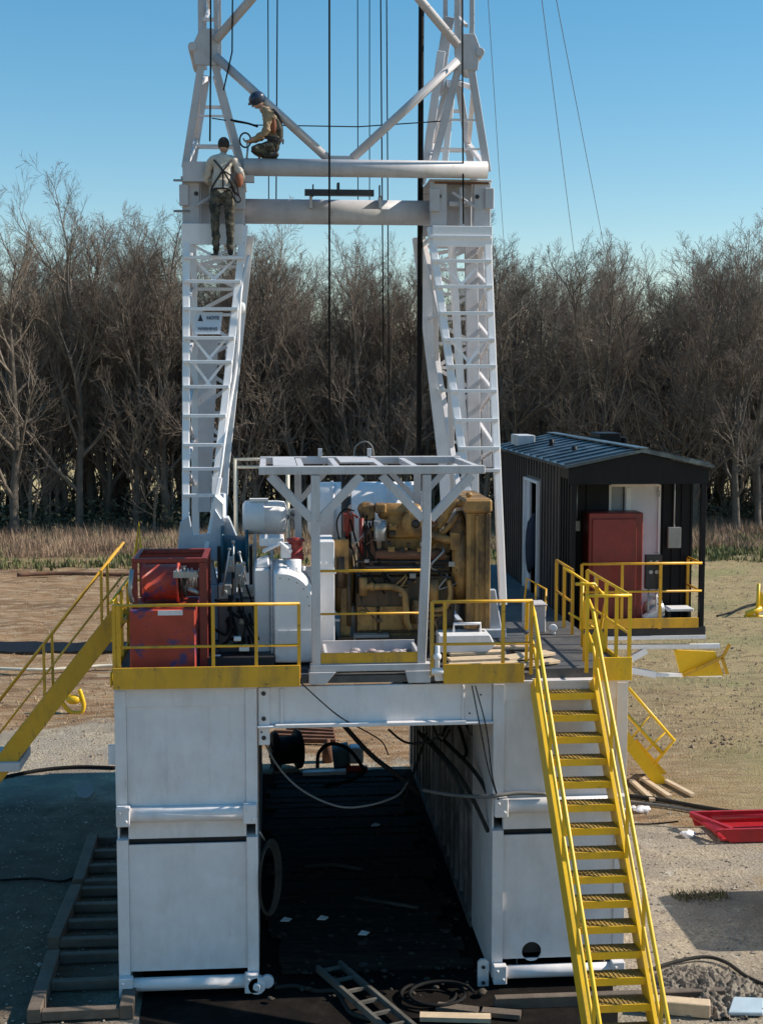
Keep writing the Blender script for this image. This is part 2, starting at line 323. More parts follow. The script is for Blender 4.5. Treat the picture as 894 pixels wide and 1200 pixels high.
# low scrub and brambles
q = M()
DGR = mat('scrub_foliage', (.11, .095, .05), .9, var=.4, scale=.5, c2=(.20, .155, .09), amt=.9, dscale=.6, stretch=(1, 1, 1))
for _ in range(420):
    x = random.uniform(-24, 42); y = random.uniform(76.5, 90); h = random.uniform(.7, 2.4)
    for k in range(90):
        a = random.random()*6.28; r_ = random.random()**.5*h*.8; zz = random.random()*h*(1-.3*r_/h); p_ = V((x+math.cos(a)*r_, y+math.sin(a)*r_, zz)); d = V((random.gauss(0, 1), random.gauss(0, 1), random.gauss(0, 1))).normalized()*random.uniform(.08, .2); e = d.orthogonal().normalized()*random.uniform(.03, .08)
        q.add([p_-d, p_+e, p_+d, p_-e], [(0,1,2,3)])
tag(q.build('underbrush', DGR), 'tangled dark green and brown scrub at the foot of the wood', 'scrub', kind='stuff')
# ------------------------------------------------------------------ bare winter trees
def tree_meshes(seed, H, spread=.42, lean=0, density=1.0, tw=.0125, low=.13):
    rg = random.Random(seed); tr = M(); cr = M()
    def path(p, d, L, k, wob, upw):
        pts = [p.copy()]
        for i in range(k):
            d = (d+V((rg.gauss(0, wob), rg.gauss(0, wob), rg.gauss(0, wob*.8)+upw))).normalized(); p = p+d*(L/k); pts.append(p.copy())
        return pts, d
    def grow(p, d, L, r, lev):
        k = {1: 5, 2: 4, 3: 3, 4: 2}[lev]
        pts, dd = path(p, d, L, k, {1: .16, 2: .2, 3: .24, 4: .2}[lev], {1: .12, 2: .14, 3: .13, 4: .1}[lev])
        rs = [max(tw*.5, r*(1-.75*i/k)) for i in range(k+1)]
        cr.tube(pts, rs, {1: 5, 2: 4, 3: 3, 4: 3}[lev], False)
        if lev == 4: return
        nb = {1: int(8*density), 2: int(6*density), 3: int(5*density)}[lev]
        for i in range(nb):
            t = .18+.8*(i+rg.random())/nb; j = min(k-1, int(t*k)); q0 = pts[j].lerp(pts[j+1], t*k-j); ax = (pts[j+1]-pts[j]).normalized()
            o = ax.orthogonal().normalized(); o.rotate(Matrix.Rotation(rg.random()*6.28, 3, ax)); ang = R(rg.uniform(22, 50))
            grow(q0, ax*math.cos(ang)+o*math.sin(ang), L*rg.uniform(.38, .62)*(1.1-.35*t), max(tw*.6, rs[j]*.55), lev+1)
    r0 = H*.0125+.04
    pts, d = path(V((0, 0, -.1)), V((lean, rg.gauss(0, .04), 1)).normalized(), H*.86, 12, .055, .02)
    tr.tube(pts, [r0*(1.35 if i == 0 else 1)*(1-.86*i/12) for i in range(13)], 8, False)
    nb = int(15*density)
    for i in range(nb):
        t = low+(1-low)*(i+rg.random()*.8)/nb; j = min(11, int(t*12)); q0 = pts[j].lerp(pts[j+1], t*12-j)
        a = rg.random()*6.28; el = R(rg.uniform(22, 60)+18*t); dv = V((math.cos(a)*math.cos(el), math.sin(a)*math.cos(el), math.sin(el)))
        grow(q0, dv, H*spread*rg.uniform(.65, 1.15)*(1.12-.62*t), r0*.5*(1-.75*t)+.012, 1)
    return tr, cr
def mesh_of(q, name, m):
    o = q.build(name, m, {'_o': (0, 0, 0)} and None); me = o.data; org = o.location.copy()
    for v_ in me.vertices: v_.co += org
    bpy.data.objects.remove(o); return me
VAR = []
for k, (H, s_, d_, m_) in enumerate([(20, .36, 1.15, BARK), (18.5, .40, 1.15, BARKG), (21, .33, 1.15, BARK), (16, .43, 1.15, BARKR), (19, .38, 1.1, BARKG), (14, .45, 1.15, BARK)]):
    a, c = tree_meshes(30+k, H, s_, random.uniform(-.05, .05), d_); VAR.append((mesh_of(a, 'trunk', TRUNK), mesh_of(c, 'crown', m_), H))
def place_tree(k, x, y, h, rz, label, group, name='bare_tree', m=None):
    tm, cm, H = VAR[k]; r = thing(name, label, 'tree', (x, y, 0), group); r.rotation_euler.z = rz; s_ = h/H; r.scale = (s_*random.uniform(.8, 1.25), s_*random.uniform(.8, 1.25), s_)
    for nm, me in (('trunk', tm), ('crown', cm)):
        o = bpy.data.objects.new(nm, me); COL.objects.link(o); o.parent = r
    return r
TG = 'bare trees at the front edge of the wood'
front = [  # px at trunk foot, py foot, height m, variant, label
 (18, 628, 18.5, 1, 'tall pale grey bare tree at the left edge of the photo, front of the wood'),
 (55, 622, 16.5, 2, 'thin upright bare tree second from the left edge, its top low in the skyline'),
 (93, 624, 20.5, 4, 'bare tree with a twisted forked trunk in front of the bright gap, left side'),
 (128, 618, 19.5, 0, 'tall bare tree left of the yellow gate with a finely branched top'),
 (160, 622, 18.0, 1, 'bare tree just left of the left mast leg, crown against the sky'),
 (196, 622, 19.5, 2, 'dark bare tree touching the left edge of the left mast leg'),
 (262, 620, 19.8, 3, 'reddish brown tree rising just right of the left mast leg'),
 (300, 618, 18.3, 4, 'wide spreading dark bare tree seen between the mast legs, left of the hoist cable'),
 (352, 618, 18.6, 0, 'upright bare tree just left of the thick black hoist cable'),
 (420, 618, 18.9, 2, 'bare tree just right of the thick black hoist cable'),
 (463, 620, 17.8, 3, 'reddish brown bare tree left of the black standpipe'),
 (600, 620, 19.2, 1, 'pale bare tree just right of the right mast leg, above the cabin roof'),
 (650, 620, 18.9, 0, 'bare tree behind the left end of the black cabin roof'),
 (705, 620, 18.4, 4, 'bare tree where the outer guy wires meet the skyline'),
 (762, 620, 18.6, 3, 'russet tinted round topped tree above the cabin ridge'),
 (812, 622, 17.4, 1, 'pale bare tree above the right eave of the cabin'),
 (862, 626, 17.9, 2, 'upright bare tree right of the cabin with a dark trunk'),
 (888, 622, 17.2, 4, 'bare tree cut by the right edge of the photo')]
for px, py, h, k, lb in front:
    p_ = G(px, py); place_tree(k, p_.x, p_.y, h*(.93 if px < 250 else .86), random.random()*6.28, lb, TG)
rr = random.Random(5)
for i in range(110):
    y = rr.uniform(79, 94); x = -.2*y-6+(i+rr.random())/110*(.62*y+12); h = rr.uniform(12.8, 16.4)*(1.06 if x < -4 else 1)*(y/84)**.5
    place_tree(rr.randrange(6), x, y, h, rr.random()*6.28, 'bare tree crowded deep in the wood behind the front row of trees', 'bare trees deep in the wood')
# the wood that closes off the distance, one mass: instanced mesh copies joined in one object
q_me = [bpy.data.meshes.new('far_wood')]
import numpy as np
vs_l = []; fs_l = []; off = 0
def arrays(me):
    co_ = np.empty(len(me.vertices)*3, np.float32); me.vertices.foreach_get('co', co_); co_ = co_.reshape(-1, 3)
    li = np.empty(len(me.loops), np.int32); me.loops.foreach_get('vertex_index', li); return co_, li.reshape(-1, 4) if all(p.loop_total == 4 for p in me.polygons) else None
small = [tree_meshes(90+k, 14, .48, 0, .72, .022) for k in range(3)]
arr = []
for a, c in small:
    q = M(); q.v = a.v+c.v; o_ = len(a.v); q.f = a.f+[[i+o_ for i in f] for f in c.f]
    arr.append((np.array([tuple(v_) for v_ in q.v], np.float32), np.array(q.f, np.int32)))
for i in range(46):
    co_, fa = arr[i % 3]; y = rr.uniform(118, 150); x = -.2*y-8+(i+rr.random())/46*(.66*y+16); s_ = rr.uniform(.85, 1.25); t = rr.random()*6.28
    M3 = np.array([[math.cos(t)*s_, -math.sin(t)*s_, 0], [math.sin(t)*s_, math.cos(t)*s_, 0], [0, 0, s_]], np.float32)
    vs_l.append(co_ @ M3.T+np.array([x, y, 0], np.float32)); fs_l.append(fa+off); off += len(co_)
vv_ = np.concatenate(vs_l); ff_ = np.concatenate(fs_l); me = q_me[0]
me.vertices.add(len(vv_)); me.vertices.foreach_set('co', vv_.ravel()); me.loops.add(ff_.size); me.loops.foreach_set('vertex_index', ff_.ravel())
me.polygons.add(len(ff_)); me.polygons.foreach_set('loop_start', np.arange(0, ff_.size, 4, dtype=np.int32)); me.update(calc_edges=True); me.materials.append(BARKG)
o = bpy.data.objects.new('far_wood', me); COL.objects.link(o); tag(o, 'far wood closing the view behind the bright straw field', 'wood', kind='stuff')
# undergrowth saplings that fill the lower half of the wood
sap = [tree_meshes(200+k, 7.5, .5, 0, .62, .02, .08) for k in range(3)]; arr = []
for a, c in sap:
    q = M(); q.v = a.v+c.v; o_ = len(a.v); q.f = a.f+[[i+o_ for i in f] for f in c.f]; arr.append((np.array([tuple(v_) for v_ in q.v], np.float32), np.array(q.f, np.int32)))
vs_l = []; fs_l = []; off = 0
for i in range(240):
    if i % 2 and -16 < -.2*83-5+((i*7919 % 240))/240*(.62*83+10) < -4: continue
    co_, fa = arr[i % 3]; y = rr.uniform(76.5, 91); x = -.2*y-5+((i*7919 % 240)+rr.random())/240*(.62*y+10); s_ = rr.uniform(.45, 1.25); t = rr.random()*6.28
    M3 = np.array([[math.cos(t)*s_, -math.sin(t)*s_, 0], [math.sin(t)*s_, math.cos(t)*s_, 0], [0, 0, s_]], np.float32)
    vs_l.append(co_ @ M3.T+np.array([x, y, 0], np.float32)); fs_l.append(fa+off); off += len(co_)
vv_ = np.concatenate(vs_l); ff_ = np.concatenate(fs_l); me = bpy.data.meshes.new('sapling_thicket')
me.vertices.add(len(vv_)); me.vertices.foreach_set('co', vv_.ravel()); me.loops.add(ff_.size); me.loops.foreach_set('vertex_index', ff_.ravel())
me.polygons.add(len(ff_)); me.polygons.foreach_set('loop_start', np.arange(0, ff_.size, 4, dtype=np.int32)); me.update(calc_edges=True); me.materials.append(BARKR)
o = bpy.data.objects.new('sapling_thicket', me); COL.objects.link(o); tag(o, 'thicket of thin leafless saplings and brush inside the wood', 'thicket', kind='stuff')
# ================================================================== SUBSTRUCTURE
def X(px, Y): return P(px, 600, Y).x
def Z(py, Y, px=447): return P(px, py, Y).z
ZD = 4.36                                   # deck level
sub = thing('rig_substructure', 'tall white steel substructure carrying the deck, two box towers with a dark tunnel between', 'substructure', (1.4, 23.4, 0))
def tower(x0, x1, hole=False):
    t = M(); y0 = 18.06; y1 = 19.9
    for xx in (x0, x1-.15): t.box(xx, xx+.15, y0-.03, y1, .12, 2.18); t.box(xx, xx+.15, y0-.03, y1, 2.52, 4.19)
    t.box(x0+.15, x1-.15, y0-.012, y0+.1, 3.97, 4.19)                 # top band
    t.box(x0+.152, x1-.152, y0+.004, y0+.05, 2.56, 3.968)              # upper panel
    t.box(x0+.152, x1-.152, y0+.02, y0+.12, 2.18, 2.44)
    t.box(x0+.002, x1-.002, y1-.05, y1-.003, .15, 4.15); t.box(x0+.005, x0+.03, y0+.06, y1-.06, 2.15, 2.55); t.box(x1-.03, x1-.005, y0+.06, y1-.06, 2.15, 2.55)
    t.box(x0-.01, x1+.01, y0-.02, y1+.01, 4.192, 4.23)
    for q_ in (.33, .62): t.box(x0+.15+(x1-x0)*q_, x0+.156+(x1-x0)*q_, y0-.016, y0-.011, 3.98, 4.18)
    for q_ in (.28, .58): t.box(x0+.15+(x1-x0)*q_, x0+.155+(x1-x0)*q_, y0+.001, y0+.0045, 2.7, 3.95)
    o = t.build('support_box', WHITE, sub, .012)
    q = M(); a0, a1, b0, b1 = x0+.152, x1-.152, .36, 2.10; yf = y0+.012
    if hole:
        cx, cz, r_ = P(624, 1118, 18).x, P(624, 1118, 18).z, .135; h_ = .2
        q.box(a0, cx-h_, yf, yf+.03, b0, b1); q.box(cx+h_, a1, yf, yf+.03, b0, b1); q.box(cx-h_, cx+h_, yf, yf+.03, cz+h_, b1); q.box(cx-h_, cx+h_, yf, yf+.03, b0, cz-h_)
        ring = []; n_ = 24
        for i in range(n_):
            a = 2*math.pi*i/n_; c_, s_ = math.cos(a), math.sin(a); k = h_/max(abs(c_), abs(s_)); ring.append(((cx+r_*c_, cz+r_*s_), (cx+k*c_, cz+k*s_)))
        vs = [(p[0], yf, p[1]) for ab in ring for p in ab]; vs += [(p[0], yf+.03, p[1]) for ab in ring for p in ab]
        q.add(vs, [(2*i, 2*i+1, (2*i+3) % (2*n_), (2*i+2) % (2*n_)) for i in range(n_)] + [(2*i, (2*i+2) % (2*n_), 2*n_+(2*i+2) % (2*n_), 2*n_+2*i) for i in range(n_)])
    else: q.box(a0, a1, yf, yf+.03, b0, b1)
    tag(q.build('front_panel', WHITE, sub), 'panel with a round hand hole' if hole else None)
    dk = M(); dk.box(x0+.16, x1-.16, y0+.11, y0+.13, .4, 2.2); dk.build('inner_plate', BLACK, sub)
    for zc, nm in ((2.53, 'hinge_pipe'), (.20, 'base_pipe')):
        c = M(); c.tube([(x0+.16, y0-.04, zc), (x1-.16, y0-.04, zc)], .105 if zc > 1 else .09, 16)
        for xx in (x0+.01, x1-.19):
            c.box(xx, xx+.18, y0-.16, y0-.032, zc-.13, zc+.13)
            c.tube([(xx+.05, y0-.175, zc+.06), (xx+.05, y0-.15, zc+.06)], .022, 8); c.tube([(xx+.13, y0-.175, zc-.06), (xx+.13, y0-.15, zc-.06)], .022, 8)
        c.build(nm, WHITE, sub, .01)
tower(-2.05, -.19); tower(2.97, 4.80, True)
lug = M()
lug.prism([(2.78, 18.02, -.02), (2.93, 18.02, -.02), (2.93, 18.02, .34), (2.89, 18.02, .38), (2.82, 18.02, .38), (2.78, 18.02, .34)], (0, .05, 0))
lug.build('lug_plate', WHITE, sub)
lug = M(); 
for z_ in (.06, .28): lug.tube([(2.855, 18.0, z_), (2.855, 18.025, z_)], .025, 10)
lug.build('pin_hole', BLACK, sub)
pn = M(); pn.tube([(-.22, 17.9, .17), (-.22, 18.03, .17)], .12, 14); pn.tube([(-.22, 17.85, .17), (-.22, 18.1, .17)], .05, 10); pn.tube([(-.08, 17.95, .2), (-.08, 18.02, .2)], .09, 12); pn.build('base_pin', WHITE, sub, .006)
# front cross beam with bolt plate
cb = M(); cb.box(-.185, 2.965, 18.1, 18.16, 3.69, 4.2); cb.box(-.185, 2.965, 18.0, 18.4, 3.66, 3.69); cb.box(.05, 2.6, 17.99, 18.098, 3.66, 3.71)
cb.box(-.17, -.02, 18.06, 18.098, 3.42, 4.2); cb.box(.12, .16, 18.07, 18.098, 3.7, 4.18); cb.box(2.55, 2.58, 18.07, 18.098, 3.7, 4.18)
cb.build('cross_beam', WHITE, sub, .008)
bt = M()
for z_ in (3.52, 3.78, 4.12): bt.tube([(-.1, 18.045, z_), (-.1, 18.062, z_)], .03, 10)
for x_, z_ in ((-.13, 3.6), (2.65, 3.8), (2.8, 4.05), (4.0, 4.1)): bt.tube([(x_, 18.045, z_), (x_, 18.062, z_)], .012, 8)
bt.build('bolt', BLACK, sub)
# side walls of the tunnel
def side(xi, xo, name):
    q = M(); s_ = 1 if xo > xi else -1
    q.box(xo, xo+.04*s_, 19.9, 28.8, .12, 4.15)                       # outer skin
    q.build('outer_wall', WHITE, sub)
    q = M()
    for k in range(17):
        yy = 20.0+k*.54; q.box(xi, xi+.12*s_, yy, yy+.10+.12*(k % 3 == 0), .2, 2.9 if k % 4 else 4.1)
    q.box(xi+.122*s_, xi+.16*s_, 19.9, 28.8, .2, 2.75)
    q.box(xi-.01*s_, xi+.2*s_, 19.9, 28.8, .08, .2); q.box(xi-.01*s_, xi+.2*s_, 19.9, 28.8, 2.9, 3.02)
    q.beam((xi+.06*s_, 20.1, 3.0), (xi+.06*s_, 22.4, 4.15), .08, .08); q.beam((xi+.06*s_, 24.4, 3.0), (xi+.06*s_, 22.4, 4.15), .08, .08); q.beam((xi+.06*s_, 24.4, 3.0), (xi+.06*s_, 27, 4.15), .08, .08)
    q.build('inner_wall', GRIME_SHADE, sub)
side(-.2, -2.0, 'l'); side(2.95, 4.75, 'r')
q = M()
for xx in (-2.0, -.38, 2.95, 4.6): q.box(xx, xx+.18, 28.81, 29.0, .1, 4.15)
q.box(-2.0, 4.78, 28.8, 29.05, 3.9, 4.2); q.build('rear_frame', WHITE, sub)
dk = M(); dk.box(-2.05, 2.3, 18.42, 29.0, 4.235, ZD); dk.box(2.3, 3.5, 20.2, 29.0, 4.235, ZD); dk.box(2.3, 3.5, 18.42, 20.2, 4.235, 4.30); dk.box(3.5, 4.82, 18.2, 29.0, 4.235, ZD); dk.box(-2.05, 3.5, 18.1, 18.42, 4.235, 4.33)
dk.build('deck_plate', DARKST, sub)
q = M()
for yy in (20, 21.6, 23.2, 24.8, 26.4, 27.8): q.box(-2.0, 4.75, yy, yy+.14, 3.96, 4.232)
q.build('floor_joist', DARKST, sub)
wp = M(); wp.box(-2.16, -2.065, 18.2, 18.26, 3.16, 3.42); tag(wp.build('side_bracket', WCLEAN, sub), 'small bright white plate on the left side')

# ------------------------------------------------------------------ guard rails
def rail(name, label, group, pts, posts, h=.98, mid=.5, toe=None, m=YEL, r=.022, base=ZD, extra=None):
    """pts: plan polyline of the rail; posts: plan positions."""
    c = sum((V((*p, 0)) for p in pts), V())/len(pts); t = thing(name, label, 'guard rail', (c.x, c.y, base), group)
    a = M(); a.tube([(*p, base+h) for p in pts], r, 8); a.build('top_rail', m, t)
    if mid: a = M(); a.tube([(*p, base+mid) for p in pts], r*.85, 8); a.build('mid_rail', m, t)
    for p in posts: a = M(); a.beam((*p, base-.02), (*p, base+h), .045, .045); a.build('post', m, t)
    if toe:
        a = M(); z0, z1, (p, q_) = toe; a.box(p[0], q_[0], p[1]-.012, q_[1]+.012, z0, z1) if abs(p[0]-q_[0]) > abs(p[1]-q_[1]) else a.box(p[0]-.012, q_[0]+.012, p[1], q_[1], z0, z1); a.build('toe_board', m, t, .004)
    return t
GR = 'yellow guard rails round the deck'
rail('guard_rail', 'long yellow guard rail with a deep toe board in front of the red winch', GR, [(-2.05, 17.97), (.38, 17.97)], [(-2.03, 17.97), (-1.97, 17.97), (-.75, 17.97), (-.19, 17.97), (.37, 17.97)], h=.97, mid=.42, toe=(4.235, 4.52, ((-2.05, 17.93), (.38, 17.93))))
rail('guard_rail', 'low yellow guard rail between the two front posts of the grey pipe frame', GR, [(.64, 18.25), (2.04, 18.25)], [], h=1.36, mid=.78, toe=(4.50, 4.64, ((.66, 18.1), (2.0, 18.1))), r=.018)
rail('guard_rail', 'yellow guard rail with toe board between the grey frame and the stair head', GR, [(2.13, 17.97), (3.47, 17.97)], [(2.13, 17.97), (2.3, 17.97), (3.08, 17.97), (3.46, 17.97)], h=.97, mid=.40, toe=(4.235, 4.50, ((2.28, 17.93), (3.36, 17.93))))
rail('guard_rail', 'yellow guard rail running back along the left edge of the deck beside the red winch', GR, [(-2.07, 18.05), (-2.07, 19.3), (-2.07, 21.2)], [(-2.07, 18.6), (-2.07, 19.3), (-2.07, 20.2), (-2.07, 21.2)], h=1.0, toe=(4.24, 4.42, ((-2.09, 18.05), (-2.09, 21.2))), m=YELB)
t = thing('safety_gate', 'tall narrow pointed yellow frame standing behind the red winch', 'gate', (-2.0, 21.0, ZD))
a = M(); a.tube([(-2.08, 20.9, ZD), (-2.03, 20.9, 5.6), (-1.96, 20.9, 6.12), (-1.93, 20.9, 5.6), (-1.92, 20.9, ZD)], .026, 8); a.build('frame', YELB, t)
a = M(); a.beam((-2.05, 20.9, 5.25), (-1.92, 20.9, 5.25), .04, .04); a.beam((-2.05, 20.9, 4.8), (-1.92, 20.9, 4.8), .04, .04); a.build('bar', YELB, t)
rail('guard_rail', 'yellow guard rail along the right edge of the deck, receding behind the stair head', GR, [(4.80, 18.08), (4.80, 20.5)], [(4.8, 18.7), (4.8, 19.3), (4.8, 19.9), (4.8, 20.5)], h=1.02, toe=(4.24, 4.42, ((4.82, 18.1), (4.82, 20.5))), m=YELB)
rail('guard_rail', 'short yellow guard rail with a deep toe board facing forward, right of the stair head', GR, [(4.2, 18.0), (4.82, 18.0)], [(4.22, 18.0), (4.80, 18.0)], h=1.02, mid=None, toe=(4.235, 4.55, ((4.3, 17.96), (4.83, 17.96))), m=YELB)
rail('guard_rail', 'shaded yellow rail at the left end of the cabin porch, beside the black corner post', GR, [(4.62, 21.9), (4.62, 20.7)], [(4.62, 21.9), (4.62, 21.3), (4.62, 20.7)], h=1.0, m=YEL)
t = thing('stair_gate', 'yellow swing gate leaning open beside the right end of the stair head', 'gate', (4.6, 19.6, ZD))
a = M(); a.tube([(4.35, 19.3, 5.35), (4.62, 19.3, 5.35), (4.85, 19.5, 5.1), (4.70, 19.4, 4.45)], .024, 8); a.tube([(4.3, 19.9, 5.5), (4.45, 19.9, 5.42), (4.85, 19.6, 5.15)], .02, 8); a.build('frame', YELB, t)
a = M(); a.tube([(4.3, 19.5, 4.9), (4.8, 19.5, 4.6)], .018, 8); a.tube([(4.5, 19.5, 5.35), (4.5, 19.5, 4.4)], .02, 8); a.build('bar', YELB, t)
a = M(); a.prism([(4.45, 19.2, 4.37), (4.78, 19.2, 4.37), (4.78, 19.2, 4.6), (4.66, 19.2, 4.78)], (0, .02, 0)); a.build('gusset_plate', YELB, t)

# ------------------------------------------------------------------ stairs
def stair(name, label, top, foot, width_vec, n, post_n, hr=.92, ext=None, treads=True, chan=.26, wd=.05, rr_=(.027, .022), ym=None):
    ym = ym or YELB
    t = thing(name, label, 'stairs', (foot[0], foot[1], foot[2])); top = V(top); foot = V(foot); wv = V(width_vec); d = (foot-top); dn = d.normalized()
    for k in (0, 1):
        a = M(); o = wv*k; a.beam(top+o, foot+o, wd, chan, (0, 0, 1)); a.build('stringer', ym, t, .004)
    ws = wv.normalized(); run = V((d.x, d.y, 0)).normalized()
    for i in range(n if treads else n):
        c = top+d*((i+.5)/n); a = M(); p0 = c+ws*(wd/2); p1 = c+wv-ws*(wd/2)
        a.beam(p0, p1, .24, .03, (0, 0, 1))
        # serrated edge
        for j in range(14):
            e = p0.lerp(p1, (j+.5)/14)+V((0, 0, .018)); a.beam(e-run*.1, e+run*.11, .012, .012, (0, 0, 1))
        tr_ = a.build('tread', TREAD, t); a = M(); a.beam(p0+run*.128-V((0, 0, .028)), p1+run*.128-V((0, 0, .028)), .012, .09, (0, 0, 1)); a.build('tread_nosing', ym, tr_)
    for k in (0, 1):
        o = wv*k; 
        for hh, nm in ((hr, 'handrail'), (hr*.52, 'mid_rail')):
            a = M(); pts = [top+o-dn*0+V((0, 0, hh)), foot+o+V((0, 0, hh))]+([foot+o+dn*.45+V((0, 0, hh))] if ext else [])
            if ext is not None: pts = [top+o-run*.38+V((0, 0, hh-.30)), top+o-run*.36+V((0, 0, hh+.08)), top+o-run*.2+V((0, 0, hh+.12))]+pts
            a.tube(pts, rr_[0] if nm == 'handrail' else rr_[1], 8); a.build(nm, ym, t)
        for i in range(post_n):
            c = top+d*((i+.3)/(post_n-.4))+o; a = M(); a.beam(c, c+V((0, 0, hr)), .036, .036); a.build('post', ym, t)
    return t
stair('steel_stairs', 'bright yellow steel staircase coming down towards the viewer from the front of the deck', (3.50, 18.0, 4.22), (3.72, 15.0, -.02), (.80, 0, 0), 17, 5, ext=1, hr=.95)
stair('steel_stairs', 'shaded yellow steel staircase going down to the left from the left edge of the deck', (-2.10, 19.3, 4.98), (-4.2, 19.3, 2.32), (0, .75, 0), 11, 3, hr=.95, rr_=(.018, .015), ym=YEL)
q = M(); a_ = P(15, 890, 19.5); q.box(a_.x-.6, a_.x+.15, 19.2, 20.1, a_.z-.1, a_.z+.03); q.box(a_.x-.58, a_.x-.48, 19.3, 19.4, 0, a_.z-.1); q.box(a_.x-.58, a_.x-.48, 19.9, 20.0, 0, a_.z-.1)
tag(q.build('stair_landing', GREYP, None, .01), 'grey steel landing stand under the foot of the left yellow staircase', 'landing')
# fallen / leaning stair section at the right, on the ground
Yf = 27.3
t = thing('stair_section', 'short yellow stair section with a bent handrail on the dirt right of the front stairs', 'stair section', P(770, 925, Yf))
a = M(); a.beam(P(730, 862, Yf), P(782, 928, Yf), .05, .25, (0, 0, 1)); a.beam(P(742, 870, Yf+.7), P(790, 925, Yf+.7), .05, .2, (0, 0, 1)); a.build('stringer', YELB, t)
a = M(); a.tube([P(736, 806, Yf), P(790, 868, Yf), P(768, 893, Yf)], .035, 8); a.build('handrail', YELB, t)
a = M(); a.tube([P(735, 838, Yf), P(775, 882, Yf)], .04, 8); a.build('mid_rail', YELB, t)
for x_, y_, x2, y2 in ((752, 885, 782, 856), (764, 900, 790, 868), (738, 868, 762, 838)):
    a = M(); a.tube([P(x_, y_, Yf), P(x2, y2, Yf)], .022, 6); a.build('post', YELB, t)
for k in range(5):
    a = M(); a.beam(P(738+k*10, 880+k*11, Yf+.04), P(738+k*10, 880+k*11, Yf+.7), .2, .03, (0, 0, 1)); a.build('tread', YEL, t)

# ------------------------------------------------------------------ grey pipe frame over the engine
YF, YB = 18.12, 20.5
fr = thing('pipe_rack_frame', 'grey white steel canopy frame with Y shaped braces standing in front of the yellow engine', 'steel frame', (1.33, 18.1, 4.23))
zt = 7.08; xl, xr = -.12, 2.84; xp = (.60, 2.07)
for k, xx in enumerate(xp):
    a = M()
    if k == 0: a.beam((xx, YF, 4.40), (xx, YF, zt-.07), .115, .12)
    else:
        a.beam((xx, YF, 6.2), (xx, YF, zt-.07), .11, .12); a.beam((xx, YF, 6.21), (xx-.07, YF, 4.40), .115, .12)
    a.build('post', GREYP, fr, .008)
    for s_ in (-1, 1):
        a = M(); a.beam((xx+.05*s_, YF, 6.42), (xx+(.60 if s_*(1 if k else -1) > 0 or 1 else .5)*s_, YF, zt-.08), .11, .10); a.build('brace', GREYP, fr, .006)
for Y_, nm in ((YF, 'front_beam'), (YB, 'rear_beam')):
    a = M(); a.box(xl-.02, xr, Y_-.06, Y_+.06, zt-.06, zt+.05); a.build(nm, GREYP, fr, .008)
for xx in (-.09, .42, .9, 1.5, 1.95, 2.78):
    a = M(); a.box(xx-.04, xx+.04, YF+.072, YB-.072, zt-.05, zt+.03); a.build('cross_member', GREYP, fr)
a = M(); a.box(.05, .36, YF+.1, YB-.1, zt+.034, zt+.05); a.box(.98, 1.44, YF+.9, YB-.1, zt+.034, zt+.05); a.build('roof_plate', GREYP, fr)
for xx in (.42, 2.2):
    a = M(); a.box(xx-.05, xx+.05, YB-.05, YB+.05, ZD+.002, zt-.077); a.build('rear_post', GREYP, fr)
    for s_ in (-1, 1): a = M(); a.beam((xx, YB, 6.45), (xx+.5*s_, YB, zt-.08), .08, .08); a.build('brace', GREYP, fr)
a = M(); a.box(.52, 2.12, YF-.08, YF+.08, 4.40, 4.49); a.prism([(.50, YF-.1, 4.235), (.72, YF-.1, 4.235), (.86, YF-.1, 4.398), (.50, YF-.1, 4.398)], (0, .2, 0)); a.prism([(1.82, YF-.1, 4.235), (2.12, YF-.1, 4.235), (2.12, YF-.1, 4.398), (1.78, YF-.1, 4.398)], (0, .2, 0)); a.build('foot_beam', GREYP, fr, .006)
a = M(); a.tube(catmull([(1.25, YB, zt), (1.28, YB, zt+.2), (1.42, YB, zt+.27), (1.52, YB, zt+.2), (1.55, YB, zt+.05)], 5), .012, 6); a.build('lifting_loop', CABG, fr)
for xx in (.72, 1.45): a = M(); a.box(xx, xx+.06, YB-.1, YB+.02, zt+.06, zt+.17); a.build('lug', GREYP, fr)
# tray with rags at the foot of the frame
t = thing('drip_tray', 'shallow grey tray of rags and gravel on the deck between the frame posts', 'tray', (1.35, 18.6, ZD))
a = M(); a.box(.72, 2.0, 18.3, 19.0, ZD+.002, ZD+.03); a.box(.72, 2.0, 18.3, 18.33, ZD+.03, ZD+.2); a.box(.72, 2.0, 18.97, 19.0, ZD+.03, ZD+.28); a.box(.72, .76, 18.33, 18.97, ZD+.03, ZD+.24); a.box(1.96, 2.0, 18.33, 18.97, ZD+.03, ZD+.24); a.build('tray_body', GREYP, t)
RAG = mat('dirty_rags', (.42, .36, .36), .9, var=.5, scale=8, c2=(.25, .12, .1), amt=.7, dscale=9, bump=.6)
a = M()
for i in range(60): a.ball((random.uniform(.85, 1.9), random.uniform(18.4, 18.9), ZD+.1+random.random()*.08), random.uniform(.03, .07), 6, (1.3, 1, .6))
a.build('rags', RAG, t)
